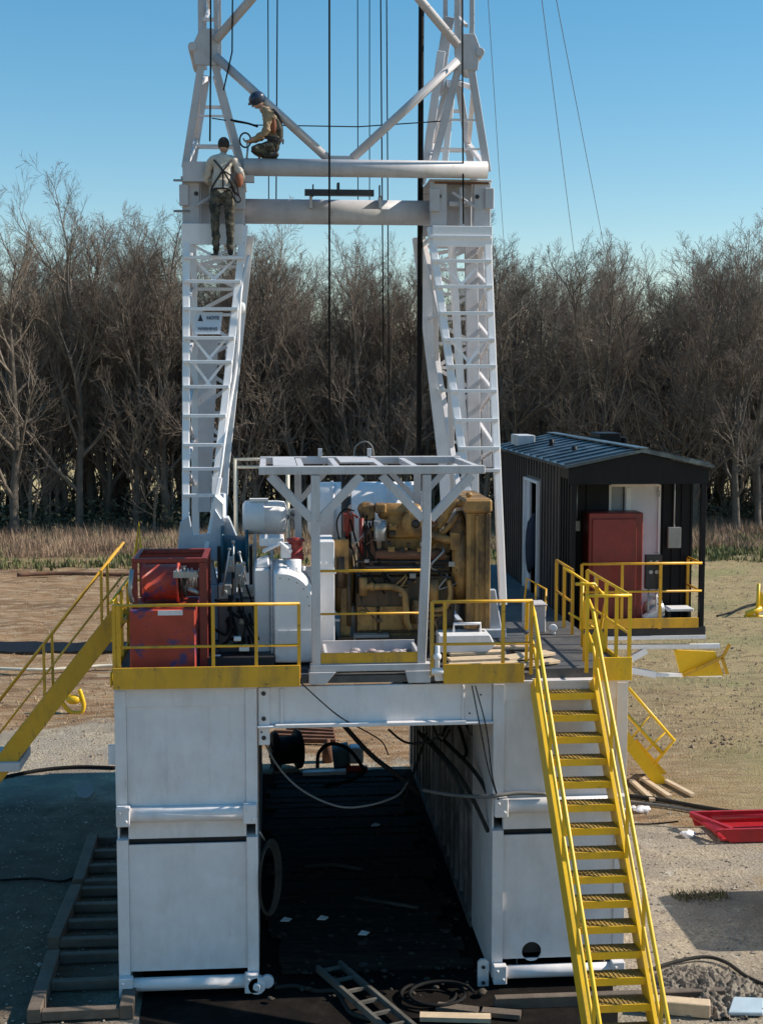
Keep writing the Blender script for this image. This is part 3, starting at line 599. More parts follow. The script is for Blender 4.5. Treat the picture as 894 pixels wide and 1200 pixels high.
# ------------------------------------------------------------------ deck furniture right of the frame
PG = 'planks laid on the deck'
for i, (x0, y0, x1, y1, wd_, lb) in enumerate([
    (2.42, 18.35, 3.38, 18.45, .22, 'sunlit plank on the deck just behind the right front toe board'),
    (2.45, 18.72, 3.40, 18.85, .24, 'sunlit plank on the deck behind the front one, under the guard rail'),
    (3.30, 18.25, 3.92, 18.55, .20, 'short pale plank lying towards the head of the yellow stairs'),
    (3.22, 18.72, 3.95, 19.1, .26, 'wide pale plank sticking out over the dark walkway'),
    (2.7, 19.55, 3.75, 19.5, .14, 'narrow pale plank behind the white sled box'),
    (2.5, 19.1, 3.3, 19.2, .20, 'dusty plank partly under the white sled box')]):
    a = M(); a.beam((x0, y0, ZD+.03+.004*i), (x1, y1, ZD+.03+.004*i), wd_, .04, (0, 0, 1)); tag(a.build('plank', WOOD, None, .004), lb, 'plank', PG)
t = thing('sled_box', 'white tapered steel box lying on the deck behind the front guard rail, beside the engine', 'box', (2.8, 19.3, ZD))
a = M(); a.prism([(2.36, 19.05, ZD+.07), (3.05, 19.05, ZD+.07), (3.16, 19.05, ZD+.16), (3.08, 19.05, ZD+.32), (2.36, 19.05, ZD+.32)], (0, .5, 0)); a.build('box_body', WCLEAN, t, .012)
a = M(); a.tube([(2.6, 19.3, ZD+.32), (2.6, 19.3, ZD+.44), (2.98, 19.3, ZD+.44), (2.98, 19.3, ZD+.32)], .022, 8); a.build('handle', WCLEAN, t)
a = M()
for i in range(22):
    c = V((random.uniform(2.15, 3.0), random.uniform(19.6, 20.1), ZD+random.uniform(.08, .3))); a.ball(c, random.uniform(.025, .07), 6, (1.4, .8, .5), Matrix.Rotation(random.random()*3, 3, 'Y'))
tag(a.build('rubbish_heap', RAG), 'small heap of pale rags and scraps on the deck at the foot of the radiator', 'rubbish', kind='stuff')
q = M(); q.box(2.18, 2.3, 18.0, 18.14, ZD-.1, ZD+.0); q.tube([(2.2, 17.95, 4.45), (2.2, 17.95, 4.75)], .035, 8); q.ball((2.2, 17.95, 4.6), .06, 8); q.tube([(2.12, 17.96, 4.4), (2.28, 17.96, 4.4)], .05, 8)
tag(q.build('pipe_valve', WCLEAN, None, .004), 'small white valve on the deck edge at the right foot of the grey frame', 'valve')
# small grey box and low rail by the walkway
t = thing('rail_hoop', 'small grey green rail hoop by the doghouse corner', 'rail', (4.1, 21.6, ZD)); t['label'] = 'small dull rail hoop standing beyond the walkway by the cabin side wall'
a = M(); a.tube([(4.0, 21.4, ZD+.35), (4.08, 21.6, ZD+.75), (4.35, 21.4, ZD+.6), (4.3, 21.2, ZD+.3)], .02, 8); a.build('hoop', YEL, t)
a = M(); a.tube([(4.2, 21.5, ZD+.68), (4.17, 21.3, ZD+.3)], .018, 8); a.build('bar', YEL, t)
a = M(); a.box(3.95, 4.25, 20.9, 21.3, ZD+.002, ZD+.42); a.box(3.93, 4.27, 20.88, 21.32, ZD+.42, ZD+.45); tag(a.build('deck_locker', GREYP, None, .01), 'plain grey locker on the deck below the rail hoop, left of the walkway end', 'locker')
a = M(); a.ball((4.33, 20.75, ZD+.09), .07, 10); a.tube([(4.33, 20.75, ZD+.0), (4.33, 20.75, ZD+.05)], .04, 8); tag(a.build('float_ball', WCLEAN), 'small white ball on the deck at the end of the dark walkway', 'ball')
# ================================================================== RED WINCH AND POWER UNIT
t = thing('red_winch', 'red winch with a wide drum in an open frame on a faded red cabinet', 'winch', (-1.37, 18.9, ZD))
a = M(); a.box(-1.88, -1.0, 18.45, 19.5, ZD+.002, 5.2); a.build('cabinet', RED, t, .02)
a = M(); a.box(-1.5, -1.17, 18.435, 18.448, 5.12, 5.185); a.build('name_strip', WCLEAN, t)
a = M()
for (x0, x1, z0, z1) in ((-1.84, -1.77, 5.2, 5.82), (-.95, -.84, ZD+.002, 5.82), (-1.84, -.84, 5.82, 5.88)): a.box(x0, x1, 18.5, 18.58, z0, z1); a.box(x0, x1, 19.55, 19.63, z0, z1)
a.box(-1.84, -1.77, 18.58, 19.55, 5.82, 5.88); a.box(-.92, -.84, 18.58, 19.55, 5.82, 5.88); a.box(-1.80, -.86, 19.56, 19.6, 5.2, 5.82); a.build('frame', DRED, t, .006)
a = M(); a.lathe((-1.74, 18.95, 5.5), (1, 0, 0), [(0, 0), (0, .28), (.03, .28), (.03, .24), (.47, .24), (.47, .28), (.5, .28), (.5, 0)], 28); a.build('drum', RED, t)
a = M(); a.lathe((-1.24, 18.95, 5.5), (1, 0, 0), [(0, 0), (0, .22), (.1, .22), (.1, .12), (.22, .12), (.22, 0)], 20); a.build('drive_motor', BLACK, t)
a = M()
for i in range(7): a.tube([(-1.25+i*.05, 18.6+random.random()*.2, 5.45+random.random()*.1), (-1.25+i*.05, 18.6, 5.68+random.random()*.08)], .014, 6)
a.box(-1.3, -.98, 18.6, 18.75, 5.6, 5.68); a.tube([(-1.1, 18.6, 5.45), (-.95, 18.55, 5.4)], .03, 8); a.build('valve_bank', STEEL, t)
a = M(); a.tube([(-1.84, 18.46, 5.3), (-1.86, 18.4, 5.45), (-1.83, 18.42, 5.75)], .03, 8); a.build('hose_end', STEEL, t)
# hydraulic manifold clutter between the winch and the white housing
t = thing('hydraulic_manifold', 'cluster of grey valves, levers and black hoses between the red winch and the white housings', 'manifold', (-.45, 19.3, ZD))
a = M(); a.box(-.72, -.2, 19.0, 19.6, ZD+.002, 5.25); a.build('tank', mat('blue_grey_paint', (.09, .105, .125), .5, var=.2, c2=(.05, .05, .05), amt=.6), t, .015)
a = M()
for (x, y, z, sx, sz) in ((-.62, 18.95, 5.35, .18, .2), (-.42, 19.0, 5.55, .12, .3), (-.3, 18.95, 5.35, .16, .14), (-.55, 19.1, 5.7, .08, .2), (-.38, 18.85, 4.95, .1, .08)):
    a = M(); a.box(x-sx/2, x+sx/2, y, y+.2, z-sz/2, z+sz/2); a.tube([(x, y-.03, z), (x, y, z)], .03, 10); a.build('valve_body', MT.get('grey_casting') or mat('grey_casting', (.36, .35, .33), .55, var=.4, c2=(.08, .07, .06), amt=.7), t, .01)
for k, (x0, z0, x1, z1) in enumerate(((-.66, 5.3, -.55, 5.95), (-.5, 5.5, -.5, 6.05), (-.33, 5.5, -.42, 5.9), (-.45, 5.3, -.36, 5.75))):
    a = M(); a.tube([(x0, 18.9, z0), (x1, 18.9, z1)], .014, 6); a.ball((x1, 18.9, z1), .026, 8); a.build('lever', STEEL, t)
for k in range(13):
    x0 = random.uniform(-.78, -.2); z0 = random.uniform(4.5, 5.7); x1 = x0+random.uniform(-.25, .3); z1 = random.uniform(4.45, 5.3)
    a = M(); a.tube(catmull([(x0, 18.9, z0), ((x0+x1)/2+.1, 18.75-random.random()*.15, (z0+z1)/2-.15), (x1, 18.9, z1)], 8), random.uniform(.012, .022), 6); a.build('hose', RUB, t)
for (x, z, s_) in ((-.45, 4.75, .05), (-.36, 4.62, .07), (-.72, 4.5, .045)): a = M(); a.box(x-s_, x+s_, 18.62, 18.72, z-s_*.6, z+s_*.6); a.build('white_fitting', WCLEAN, t, .01)
a = M(); a.box(-.85, .05, 18.5, 18.9, ZD+.002, ZD+.16); a.build('skid', BLACK, t)
# blue grey reel / brake behind
t = thing('cable_reel', 'dark teal cable reel with black flanges behind the hydraulic levers', 'reel', (-.5, 20.6, ZD))
a = M(); a.lathe((-.72, 20.6, 5.75), (1, 0, 0), [(0, 0), (0, .36), (.04, .36), (.04, .2), (.36, .2), (.36, .36), (.4, .36), (.4, 0)], 26); a.build('reel_drum', BLUE, t)
a = M(); a.box(-.78, -.73, 20.45, 20.75, ZD+.002, 5.8); a.box(-.31, -.26, 20.45, 20.75, ZD+.002, 5.8); a.build('stand', BLACK, t)
# ------------------------------------------------------------------ white housings
def bolts(a, pts, r=.014, d=(0, -1, 0), L=.03):
    for p in pts: a.tube([V(p), V(p)+V(d)*L], r, 6)
t = thing('drawworks_housing', 'white machine housing with a bolted flange and a domed case, left of the grey frame', 'machine housing', (.15, 19.2, ZD))
a = M(); a.box(-.22, .0, 18.95, 19.9, ZD+.002, 5.66); a.prism([(-.2, 19.05, 5.66), (.0, 19.05, 5.66), (-.02, 19.05, 5.78), (-.2, 19.05, 5.72)], (0, .6, 0)); a.build('gear_case', WCLEAN, t, .02)
a = M(); a.box(.005, .035, 18.75, 19.85, ZD+.05, 5.72); bolts(a, [(.02, 18.75, 4.55+k*.115) for k in range(11)]); a.build('flange', BLUE if 0 else GREYP, t, .004)
prof = [(0, .272)]+[(.95+.27*math.sin(k*math.pi/16), .272*math.cos(k*math.pi/16)) for k in range(9)]
a = M(); sec = [(.04, ZD+.03), (.60, ZD+.03), (.605, 5.22)]+[(.605-.46+.46*math.cos(k*math.pi/20), 5.22+.46*math.sin(k*math.pi/20)) for k in range(1, 11)]+[(.04, 5.68)]
ns = len(sec); ring = []
for yy, ins in ((18.62, .10), (18.65, .045), (18.72, .01), (18.8, 0), (19.9, 0)): ring += [((x-.32)*(1-ins)+.32, yy, (z-5.0)*(1-ins*.7)+5.0) for x, z in sec]
a.add(ring, [(i*ns+j, i*ns+(j+1) % ns, (i+1)*ns+(j+1) % ns, (i+1)*ns+j) for i in range(4) for j in range(ns)], True); a.add(ring[:ns], [tuple(range(ns))]); a.build('chain_case', WCLEAN, t)
a = M(); bolts(a, [(.605-.46+.38*math.cos(k*.32), 18.63, 5.2+.38*math.sin(k*.32)) for k in range(6)]+[(.57, 18.63, 5.1-.12*k) for k in range(6)], .012, (0, -1, 0), .02); a.build('case_bolts', STEEL, t)
a = M(); a.lathe((.33, 19.0, 5.62), (0, 0, 1), [(0, .10), (.16, .10), (.16, 0)], 16); bolts(a, [(.33+.14*math.cos(k), 19.0+.14*math.sin(k), 5.63) for k in range(6)], .018, (0, 0, 1), .06); a.build('filler_neck', WCLEAN, t)
a = M(); a.box(.1, .56, 18.6, 18.63, ZD+.1, ZD+.5); a.build('front_plate', WHITE, t)
a = M(); a.box(.62, .9, 19.25, 20.2, ZD+.002, 6.0); a.box(.60, .92, 19.2, 20.2, 5.55, 5.58); bolts(a, [(.7+.08*k, 19.25, 5.7) for k in range(3)]); a.build('compound_case', WCLEAN, t, .02)
a = M(); a.lathe((.36, 19.5, 5.72), (0, 0, 1), [(0, 0), (0, .12), (.08, .12), (.09, .1), (.25, .1), (.26, .13), (.3, .13), (.32, 0)], 14); tag(a.build('vent_cap', DRED, t), 'dark red cap')
a = M(); a.box(-.15, .2, 19.6, 20.1, 5.9, 6.02); a.box(.15, .3, 19.4, 19.7, 5.75, 5.95); a.tube([(-.1, 19.4, 5.85), (.15, 19.3, 5.98), (.3, 19.3, 5.85)], .03, 8); a.build('cover', WCLEAN, t, .01)
# air tank
t = thing('air_tank', 'white horizontal air tank with a flat bracket on top, high up behind the drawworks housing', 'tank', (-.07, 20.6, 5.7))
a = M(); a.lathe((-.40, 20.6, 6.22), (1, 0, 0), [(0, 0), (.0, .2), (.04, .25), (.3, .25), (.301, .256), (.32, .256), (.321, .25), (.52, .25), (.62, .235), (.66, .12), (.66, 0)], 28); a.build('shell', WCLEAN, t)
a = M(); a.box(-.3, -.02, 20.5, 20.7, 6.465, 6.5); a.box(-.25, -.2, 20.52, 20.68, ZD+.002, 6.0); a.box(.0, .05, 20.52, 20.68, ZD+.002, 6.0); a.build('bracket', WHITE, t)
a = M(); a.tube([(.26, 20.6, 6.22), (.36, 20.6, 6.22), (.36, 20.6, 6.05)], .04, 8); a.tube([(.3, 20.6, 6.3), (.44, 20.6, 6.3)], .05, 10); a.build('outlet', STEEL, t)
# big white muffler behind
t = thing('exhaust_silencer', 'large white cylinder silencer lying behind and above the yellow engine', 'silencer', (1.5, 22.6, 5.2))
a = M(); a.lathe((.62, 22.6, 6.1), (1, 0, 0), [(0, 0), (0, .3), (.1, .5), (1.75, .5), (1.9, .3), (1.9, 0)], 28); a.build('shell', WCLEAN, t)
a = M(); a.lathe((1.0, 22.6, 6.1), (1, 0, 0), [(0, .5), (0, .52), (.04, .52), (.04, .5)], 28); a.lathe((1.9, 22.6, 6.1), (1, 0, 0), [(0, .5), (0, .52), (.04, .52), (.04, .5)], 28); a.build('band', WHITE, t)
a = M(); a.box(.9, 1.0, 22.4, 22.8, ZD+.002, 5.65); a.box(2.0, 2.1, 22.4, 22.8, ZD+.002, 5.65); a.build('saddle', WHITE, t)
# cream pipe stand
t = thing('pipe_stand', 'thin cream pipe goalpost between the left mast leg and the grey frame', 'pipe stand', (-.35, 21.3, ZD))
a = M(); a.tube([(-.52, 21.3, ZD), (-.52, 21.3, 7.05)], .03, 8); a.tube([(.28, 21.3, ZD), (.28, 21.3, 7.0)], .03, 8); a.build('upright', CREAM, t)
for z_ in (6.93, 7.05): a = M(); a.tube([(-.55, 21.3, z_), (.3, 21.3, z_)], .022, 8); a.build('crossbar', CREAM, t)
# ------------------------------------------------------------------ yellow engine
e = thing('diesel_engine', 'large oily yellow diesel engine with a radiator at its right end, behind the grey frame', 'engine', (2.0, 20.2, ZD))
def part(nm, m, fn, bev=0):
    a = M(); fn(a); return a.build(nm, m, e, bev)
ye = 19.6
part('skid', ENGD, lambda a: (a.box(.95, 3.1, 19.45, 20.9, ZD+.002, ZD+.22), a.box(.95, 3.1, 19.4, 19.46, ZD+.17, ZD+.25)), .008)
part('crankcase', ENGD, lambda a: (a.box(1.22, 2.65, ye, 20.7, 4.58, 5.45), a.box(1.3, 2.6, ye+.05, 20.6, 5.45, 5.75), a.box(1.25, 2.6, ye-.03, ye, 4.95, 5.0)), .02)
for x0, x1 in ((1.24, 1.52), (1.56, 1.98), (2.02, 2.3)): part('side_cover', ENG, lambda a: (a.box(x0, x1, ye-.06, ye-.002, 4.68, 5.02), bolts(a, [(x0+.04+k*.1, ye-.06, z) for k in range(int((x1-x0)/.1)) for z in (4.71, 4.99)], .01, (0, -1, 0), .02)), .012)
part('oil_pan', ENG, lambda a: a.box(1.7, 2.55, ye-.04, ye+.3, 4.46, 4.62), .02)
part('step_plate', STEEL, lambda a: [a.box(1.18, 1.68, ye-.22+k*.05, ye-.19+k*.05, 4.6, 4.64) for k in range(4)]+[a.box(1.18, 1.2, ye-.22, ye-.04, 4.56, 4.6)])
part('oil_pipe', ENG, lambda a: (a.tube(catmull([(1.32, ye-.12, 5.32), (1.5, ye-.14, 5.32), (1.75, ye-.14, 5.31), (1.9, ye-.14, 5.22), (1.93, ye-.14, 5.0), (1.95, ye-.14, 4.8), (2.0, ye-.14, 4.7)], 6), .048, 12), a.tube([(1.32, ye-.12, 5.2), (1.32, ye-.12, 5.45)], .06, 12), a.tube([(1.42, ye-.13, 5.32), (1.47, ye-.13, 5.32)], .065, 12)))
part('oil_filter', ENG, lambda a: (a.tube([(2.33, ye-.1, 5.08), (2.33, ye-.1, 5.42)], .075, 14), a.tube([(2.08, ye-.1, 4.78), (2.08, ye-.1, 5.12)], .055, 14)))
part('return_pipe', ENG, lambda a: (a.tube(catmull([(2.05, ye-.12, 5.05), (2.3, ye-.16, 4.98), (2.5, ye-.16, 5.02), (2.57, ye-.14, 5.2), (2.55, ye-.1, 5.4)], 6), .035, 10), a.tube([(2.1, ye-.12, 4.9), (2.45, ye-.12, 4.9)], .03, 10)))
part('cylinder_head', ENG, lambda a: (a.box(1.6, 2.6, ye+.1, 20.5, 5.76, 6.0), [a.box(1.62+k*.17, 1.76+k*.17, ye+.12, 20.45, 6.0, 6.16) for k in range(5)]), .015)
part('exhaust_manifold', RUST, lambda a: (a.tube([(1.5, ye-.06, 5.78), (2.5, ye-.06, 5.76)], .07, 12), [a.tube([(1.6+k*.2, ye-.06, 5.78), (1.6+k*.2, ye+.15, 5.8)], .05, 8) for k in range(5)], a.box(1.35, 1.52, ye-.08, ye+.1, 5.6, 6.15)))
part('side_shaft', BLACK, lambda a: (a.tube([(1.35, ye-.1, 5.6), (2.5, ye-.1, 5.6)], .025, 8), a.tube([(1.2, ye-.08, 5.52), (2.6, ye-.08, 5.52)], .012, 6), a.tube([(1.2, ye-.09, 5.68), (2.62, ye-.09, 5.66)], .018, 6)))
part('intercooler', ENG, lambda a: (a.box(1.68, 2.15, ye, 20.2, 6.0, 6.38), a.lathe((1.55, ye+.1, 6.38), (1, 0, 0), [(0, 0), (0, .09), (.05, .12), (.55, .11), (.62, .08), (.62, 0)], 18), a.ball((1.38, ye+.1, 6.42), .10, 12, (1.3, 1, 1)), a.box(1.5, 1.66, ye-.04, ye+.2, 6.36, 6.5), a.box(1.3, 1.5, ye, ye+.3, 6.25, 6.48)), .02)
part('air_cleaner_pot', STEEL, lambda a: (a.tube([(1.56, ye-.1, 5.98), (1.56, ye-.1, 6.26)], .09, 14),), .0)
part('turbocharger', ENG, lambda a: (a.lathe((2.06, ye-.18, 6.22), (0, 1, 0), [(0, .06), (.0, .15), (.05, .19), (.18, .19), (.25, .1), (.25, 0)], 22), a.tube(catmull([(2.22, ye-.05, 6.2), (2.3, ye-.05, 6.06), (2.5, ye-.05, 5.98), (2.66, ye-.05, 5.98)], 5), .06, 12), a.box(2.57, 2.71, ye-.12, ye+.02, 5.84, 6.08)))
part('turbo_inlet', BLACK, lambda a: a.lathe((2.06, ye-.175, 6.22), (0, 1, 0), [(0, .0), (0, .062), (.02, .062), (.02, 0)], 18))
part('flywheel_housing', ENG, lambda a: (a.lathe((.92, 20.1, 5.35), (1, 0, 0), [(0, 0), (0, .42), (.06, .52), (.2, .52), (.28, .4), (.28, 0)], 30), a.box(.9, 1.12, ye-.08, ye+.2, 5.5, 6.0), a.box(1.0, 1.14, ye-.06, ye+.2, 4.6, 5.3)), .01)
part('starter', ENGD, lambda a: (a.tube([(1.0, ye-.04, 5.3), (1.0, ye-.04, 5.75)], .07, 12), a.tube([(1.12, ye-.06, 4.75), (1.12, ye-.06, 5.5)], .035, 8)))
part('fan_shroud', ENG, lambda a: a.lathe((2.60, 20.1, 5.65), (1, 0, 0), [(0, .52), (.0, .6), (.12, .68), (.2, .7), (.2, .6), (0, .52)], 32))
part('fan', BLACK, lambda a: [a.add([(2.68, 20.1+.1*math.cos(k), 5.65+.1*math.sin(k)), (2.74, 20.1+.55*math.cos(k), 5.65+.55*math.sin(k)), (2.68, 20.1+.55*math.cos(k+.4), 5.65+.55*math.sin(k+.4))], [(0, 1, 2)]) for k in [i*1.05 for i in range(6)]])
part('radiator', ENG, lambda a: (a.box(2.82, 3.08, 19.35, 20.85, 4.72, 6.38), a.box(2.78, 2.84, 19.3, 19.42, 4.72, 6.38), a.box(3.05, 3.12, 19.3, 19.42, 4.72, 6.38), a.box(2.9, 2.96, 19.32, 19.36, 4.75, 6.35)), .01)
part('header_tank', ENG, lambda a: (a.box(2.74, 3.14, 19.28, 20.9, 6.385, 6.58), a.tube([(2.85, 19.6, 6.58), (2.85, 19.6, 6.66)], .05, 12)), .03)
part('coolant_pipe', ENG, lambda a: (a.tube(catmull([(2.4, ye, 6.15), (2.5, ye, 6.3), (2.62, ye, 6.48), (2.78, ye, 6.5)], 5), .06, 12), a.tube(catmull([(2.3, ye+.1, 5.9), (2.55, ye-.02, 6.15), (2.7, ye, 6.35)], 5), .04, 10)))
part('exhaust_stack', BLACK, lambda a: (a.tube([(1.12, 20.2, 5.6), (1.12, 20.2, 6.9)], .075, 14),))
part('governor_linkage', DRED, lambda a: (a.tube([(1.1, ye, 6.0), (1.12, ye, 6.42), (1.25, ye, 6.3)], .02, 8), a.box(1.05, 1.2, ye, ye+.2, 6.1, 6.35), a.tube([(1.3, ye-.05, 5.75), (1.3, ye-.05, 6.3)], .035, 8)))
for k in range(9):
    x0 = random.uniform(1.0, 1.5); part('hose', RUB, lambda a: a.tube(catmull([(x0, ye-.02, random.uniform(5.8, 6.4)), (x0+random.uniform(-.1, .2), ye-.1, random.uniform(5.6, 6)), (x0+random.uniform(0, .4), ye-.06, random.uniform(5.2, 5.7))], 6), .014, 6))
for k in range(48):
    x_, z_ = random.uniform(1.25, 2.6), random.uniform(4.65, 6.3); m_ = random.choice([ENG, ENG, ENGD, BLACK, RUST, STEEL]); s_ = random.uniform(.02, .05)
    if random.random() < .5: part('fitting', m_, lambda a: (a.box(x_-s_, x_+s_, ye-.12, ye-.02, z_-s_*.8, z_+s_*.8), a.tube([(x_, ye-.14, z_), (x_, ye-.12, z_)], s_*.5, 8)), .004)
    else: part('small_pipe', m_, lambda a: a.tube(catmull([(x_, ye-.05, z_), (x_+random.uniform(-.05, .1), ye-.15, z_-.05), (x_+random.uniform(-.2, .3), ye-.13, z_-random.uniform(.05, .3)), (x_+random.uniform(-.2, .3), ye-.04, z_-random.uniform(.1, .35))], 5), random.uniform(.008, .018), 6))
part('fuel_hose', RUB, lambda a: a.tube(catmull([(.98, ye-.05, 6.0), (.95, ye-.05, 6.25), (1.05, ye-.05, 6.42), (1.2, ye, 6.4)], 6), .012, 6))
# ================================================================== DOGHOUSE CABIN
x0, x1, y0, yb, y1 = X(668, 22)+.02, 7.09, 22.0, 22.75, 29.0
zf, ze, zr = 4.22, 6.86, 7.10; xm = (x0+x1)/2+.02
x0 = 4.87
c_ = thing('cabin', 'black metal clad cabin with a shallow blue grey pitched roof and an open porch', 'cabin', ((x0+x1)/2, 25.5, zf))
def cp(nm, m, fn, bev=0, par=None):
    a = M(); fn(a); return a.build(nm, m, par or c_, bev)
def cladding(a, xw, ya, yb_, z0, z1, step=.23, s_=1):
    n_ = int((yb_-ya)/step)
    for k in range(n_):
        yy = ya+k*(yb_-ya)/n_; a.box(xw, xw+.03*s_, yy, yy+.05, z0, z1)
# left side wall with a doorway
dy0, dy1 = 24.6, 25.9
cp('side_wall', CLADS, lambda a: (a.box(x0, x0+.06, yb, dy0, zf, ze), a.box(x0, x0+.06, dy1, y1, zf, ze), a.box(x0, x0+.06, dy0, dy1, 6.45, ze), cladding(a, x0-.03, yb+.05, dy0-.02, zf, ze-.02), cladding(a, x0-.03, dy1+.02, y1, zf, ze-.02), cladding(a, x0-.03, dy0, dy1, 6.5, ze-.02)))
cp('side_wall', CLAD, lambda a: (a.box(x1-.06, x1, yb, y1, zf, ze), cladding(a, x1, yb+.05, y1, zf, ze-.02)))
cp('rear_wall', CLAD, lambda a: a.box(x0+.062, x1-.062, y1-.06, y1, zf, ze))
dx0, dx1 = X(713, yb), X(773, yb)
dz1 = Z(568, yb, 745)
cp('front_wall', CLAD, lambda a: (a.box(x0+.062, dx0, yb, yb+.06, zf, ze), a.box(dx1, x1-.062, yb, yb+.06, zf, ze), a.box(dx0, dx1, yb, yb+.06, dz1, ze), [a.box(dx1+.05+k*.16, dx1+.08+k*.16, yb-.03, yb-.001, zf+.05, ze-.02) for k in range(5)], [a.box(x0+.1+k*.16, x0+.13+k*.16, yb-.03, yb-.001, zf+.05, ze-.02) for k in range(3)]))
cp('interior_lining', GLASSW, lambda a: (a.box(x0+.07, x1-.07, 24.5, 24.54, zf, ze-.02),))
dr = cp('door', GLASSW, lambda a: (a.box(dx0+.28, dx1-.03, yb+.02, yb+.06, zf, dz1-.03),), .004)
cp('door_frame', WHITE, lambda a: (a.box(dx0, dx0+.04, yb-.02, yb+.07, zf, dz1), a.box(dx1-.03, dx1+.01, yb-.02, yb+.07, zf, dz1), a.box(dx0+.04, dx1-.03, yb-.02, yb+.07, dz1-.03, dz1+.02)), 0, dr)
cp('door_glass_strip', WCLEAN, lambda a: a.box(dx0+.3, dx0+.38, yb+.0, yb+.018, 5.9, dz1-.06), 0, dr)
cp('door_panel', mat('grey_door_leaf', (.3, .31, .33), .4, var=.1), lambda a: a.box(dx0+.05, dx0+.27, yb+.09, yb+.12, zf, dz1-.03), 0, dr)
cp('wall_lamp', WCLEAN, lambda a: (a.box(X(713, yb), X(735, yb), yb-.1, yb-.032, Z(566, yb, 725), Z(556, yb, 725)),), .01)
cp('floor', BLACK, lambda a: (a.box(x0, x1+.05, y0, y1, zf-.14, zf),))
cp('porch_sill', WCLEAN, lambda a: (a.box(x0+.3, x1+.05, y0-.03, y0+.05, zf-.2, zf-.14),))
cp('conduit', STEEL, lambda a: (a.tube([(x0+.25, yb-.045, ze-.3), (x0+.25, yb-.045, 5.9)], .014, 6), a.tube([(x0+.25, yb-.045, ze-.3), (dx0-.05, yb-.045, ze-.3)], .014, 6), a.box(x0+.2, x0+.3, yb-.09, yb-.032, 5.75, 5.92)))
for z_ in (zf+.3, zf+1.05, dz1-.2): cp('hinge', STEEL, lambda a: a.box(dx1-.05, dx1-.01, yb-.03, yb-.021, z_, z_+.1), 0, dr)
cp('door_handle', BLACK, lambda a: (a.box(dx0+.32, dx0+.36, yb-.03, yb+.0185, 5.15, 5.3),), 0, dr)
cp('breaker_box', STEEL, lambda a: (a.box(dx1+.12, dx1+.34, yb-.12, yb-.032, 5.45, 5.8), a.tube([(dx1+.23, yb-.07, 5.8), (dx1+.23, yb-.07, ze-.15)], .014, 6)), .006)
# side door opening
sd_ = cp('side_door', GLASSW, lambda a: (a.box(x0-.02, x0+.02, dy1-.42, dy1-.05, zf, 6.4),), .004)
cp('door_frame', WCLEAN, lambda a: (a.box(x0-.06, x0+.08, dy0, dy0+.06, zf, 6.45), a.box(x0-.07, x0+.08, dy1-.06, dy1, zf, 6.45), a.box(x0-.06, x0+.08, dy0+.06, dy1-.06, 6.40, 6.45)), 0, sd_)
cp('rain_jackets', mat('navy_cloth', (.015, .02, .04), .9, var=.3), lambda a: [a.ball((x0-.06, dy0+.25+k*.2, 5.35-.08*k), .2, 10, (.4, .7, 2.6)) for k in range(3)])
# roof
th = .05
def roof(a):
    for (xa, za, xb, zb) in ((x0-.12, ze-.02, xm, zr), (xm, zr, x1+.12, ze-.02)):
        a.prism([(xa, y0-.1, za), (xb, y0-.1, zb), (xb, y0-.1, zb+th), (xa, y0-.1, za+th)], (0, y1-y0+.3, 0))
cp('roof', ROOF, roof)
def seams(a):
    for k in range(12):
        yy = y0+.1+k*.6
        a.beam((x0-.1, yy, ze+th+.0), (xm, yy, zr+th+.01), .04, .03, (0, 0, 1)); a.beam((xm, yy, zr+th+.01), (x1+.1, yy, ze+th), .04, .03, (0, 0, 1))
    a.beam((xm, y0-.1, zr+th+.02), (xm, y1+.2, zr+th+.02), .2, .02, (0, 0, 1))
cp('roof_seam', ROOF, seams)
cp('gable', CLAD, lambda a: (a.prism([(x0-.05, y0, ze-.28), (x1+.05, y0, ze-.28), (x1+.05, y0, ze-.03), (xm, y0, zr-.01), (x0-.05, y0, ze-.03)], (0, .04, 0)), a.box(x0-.03, x0+.01, y0+.05, yb, ze-.2, ze-.03), a.box(x1-.01, x1+.03, y0+.05, yb, ze-.2, ze-.03)))
cp('corner_post', CLAD, lambda a: (a.box(x0, x0+.08, y0, y0+.08, zf, ze-.28),), .004)
cp('corner_post', CLAD, lambda a: (a.box(x1-.06, x1+.02, y0, y0+.08, zf, ze-.28),), .004)
cp('porch_side_panel', CLAD, lambda a: (a.box(x0+.002, x0+.03, y0+.09, yb-.002, zf, ze-.2), [a.box(x0-.02, x0+.0, y0+.12+k*.2, y0+.16+k*.2, zf, ze-.2) for k in range(4)]))
cp('roof_hatch', GREYP, lambda a: (a.box(5.0, 5.35, 27.6, 28.4, 6.95, 7.17),), .01)
cp('roof_hatch', CLAD, lambda a: (a.box(6.2, 6.6, 25.6, 26.4, 7.05, 7.28), a.box(6.66, 6.72, 25.6, 26.1, 7.05, 7.2)), .01)
cp('roof_vent', CLAD, lambda a: (a.tube([(5.4, 26.2, 6.95), (5.4, 26.2, 7.15)], .05, 10), a.tube([(5.4, 24.2, 6.95), (5.4, 24.2, 7.1)], .05, 10), a.ball((5.9, 23.5, 7.05), .05, 8)))
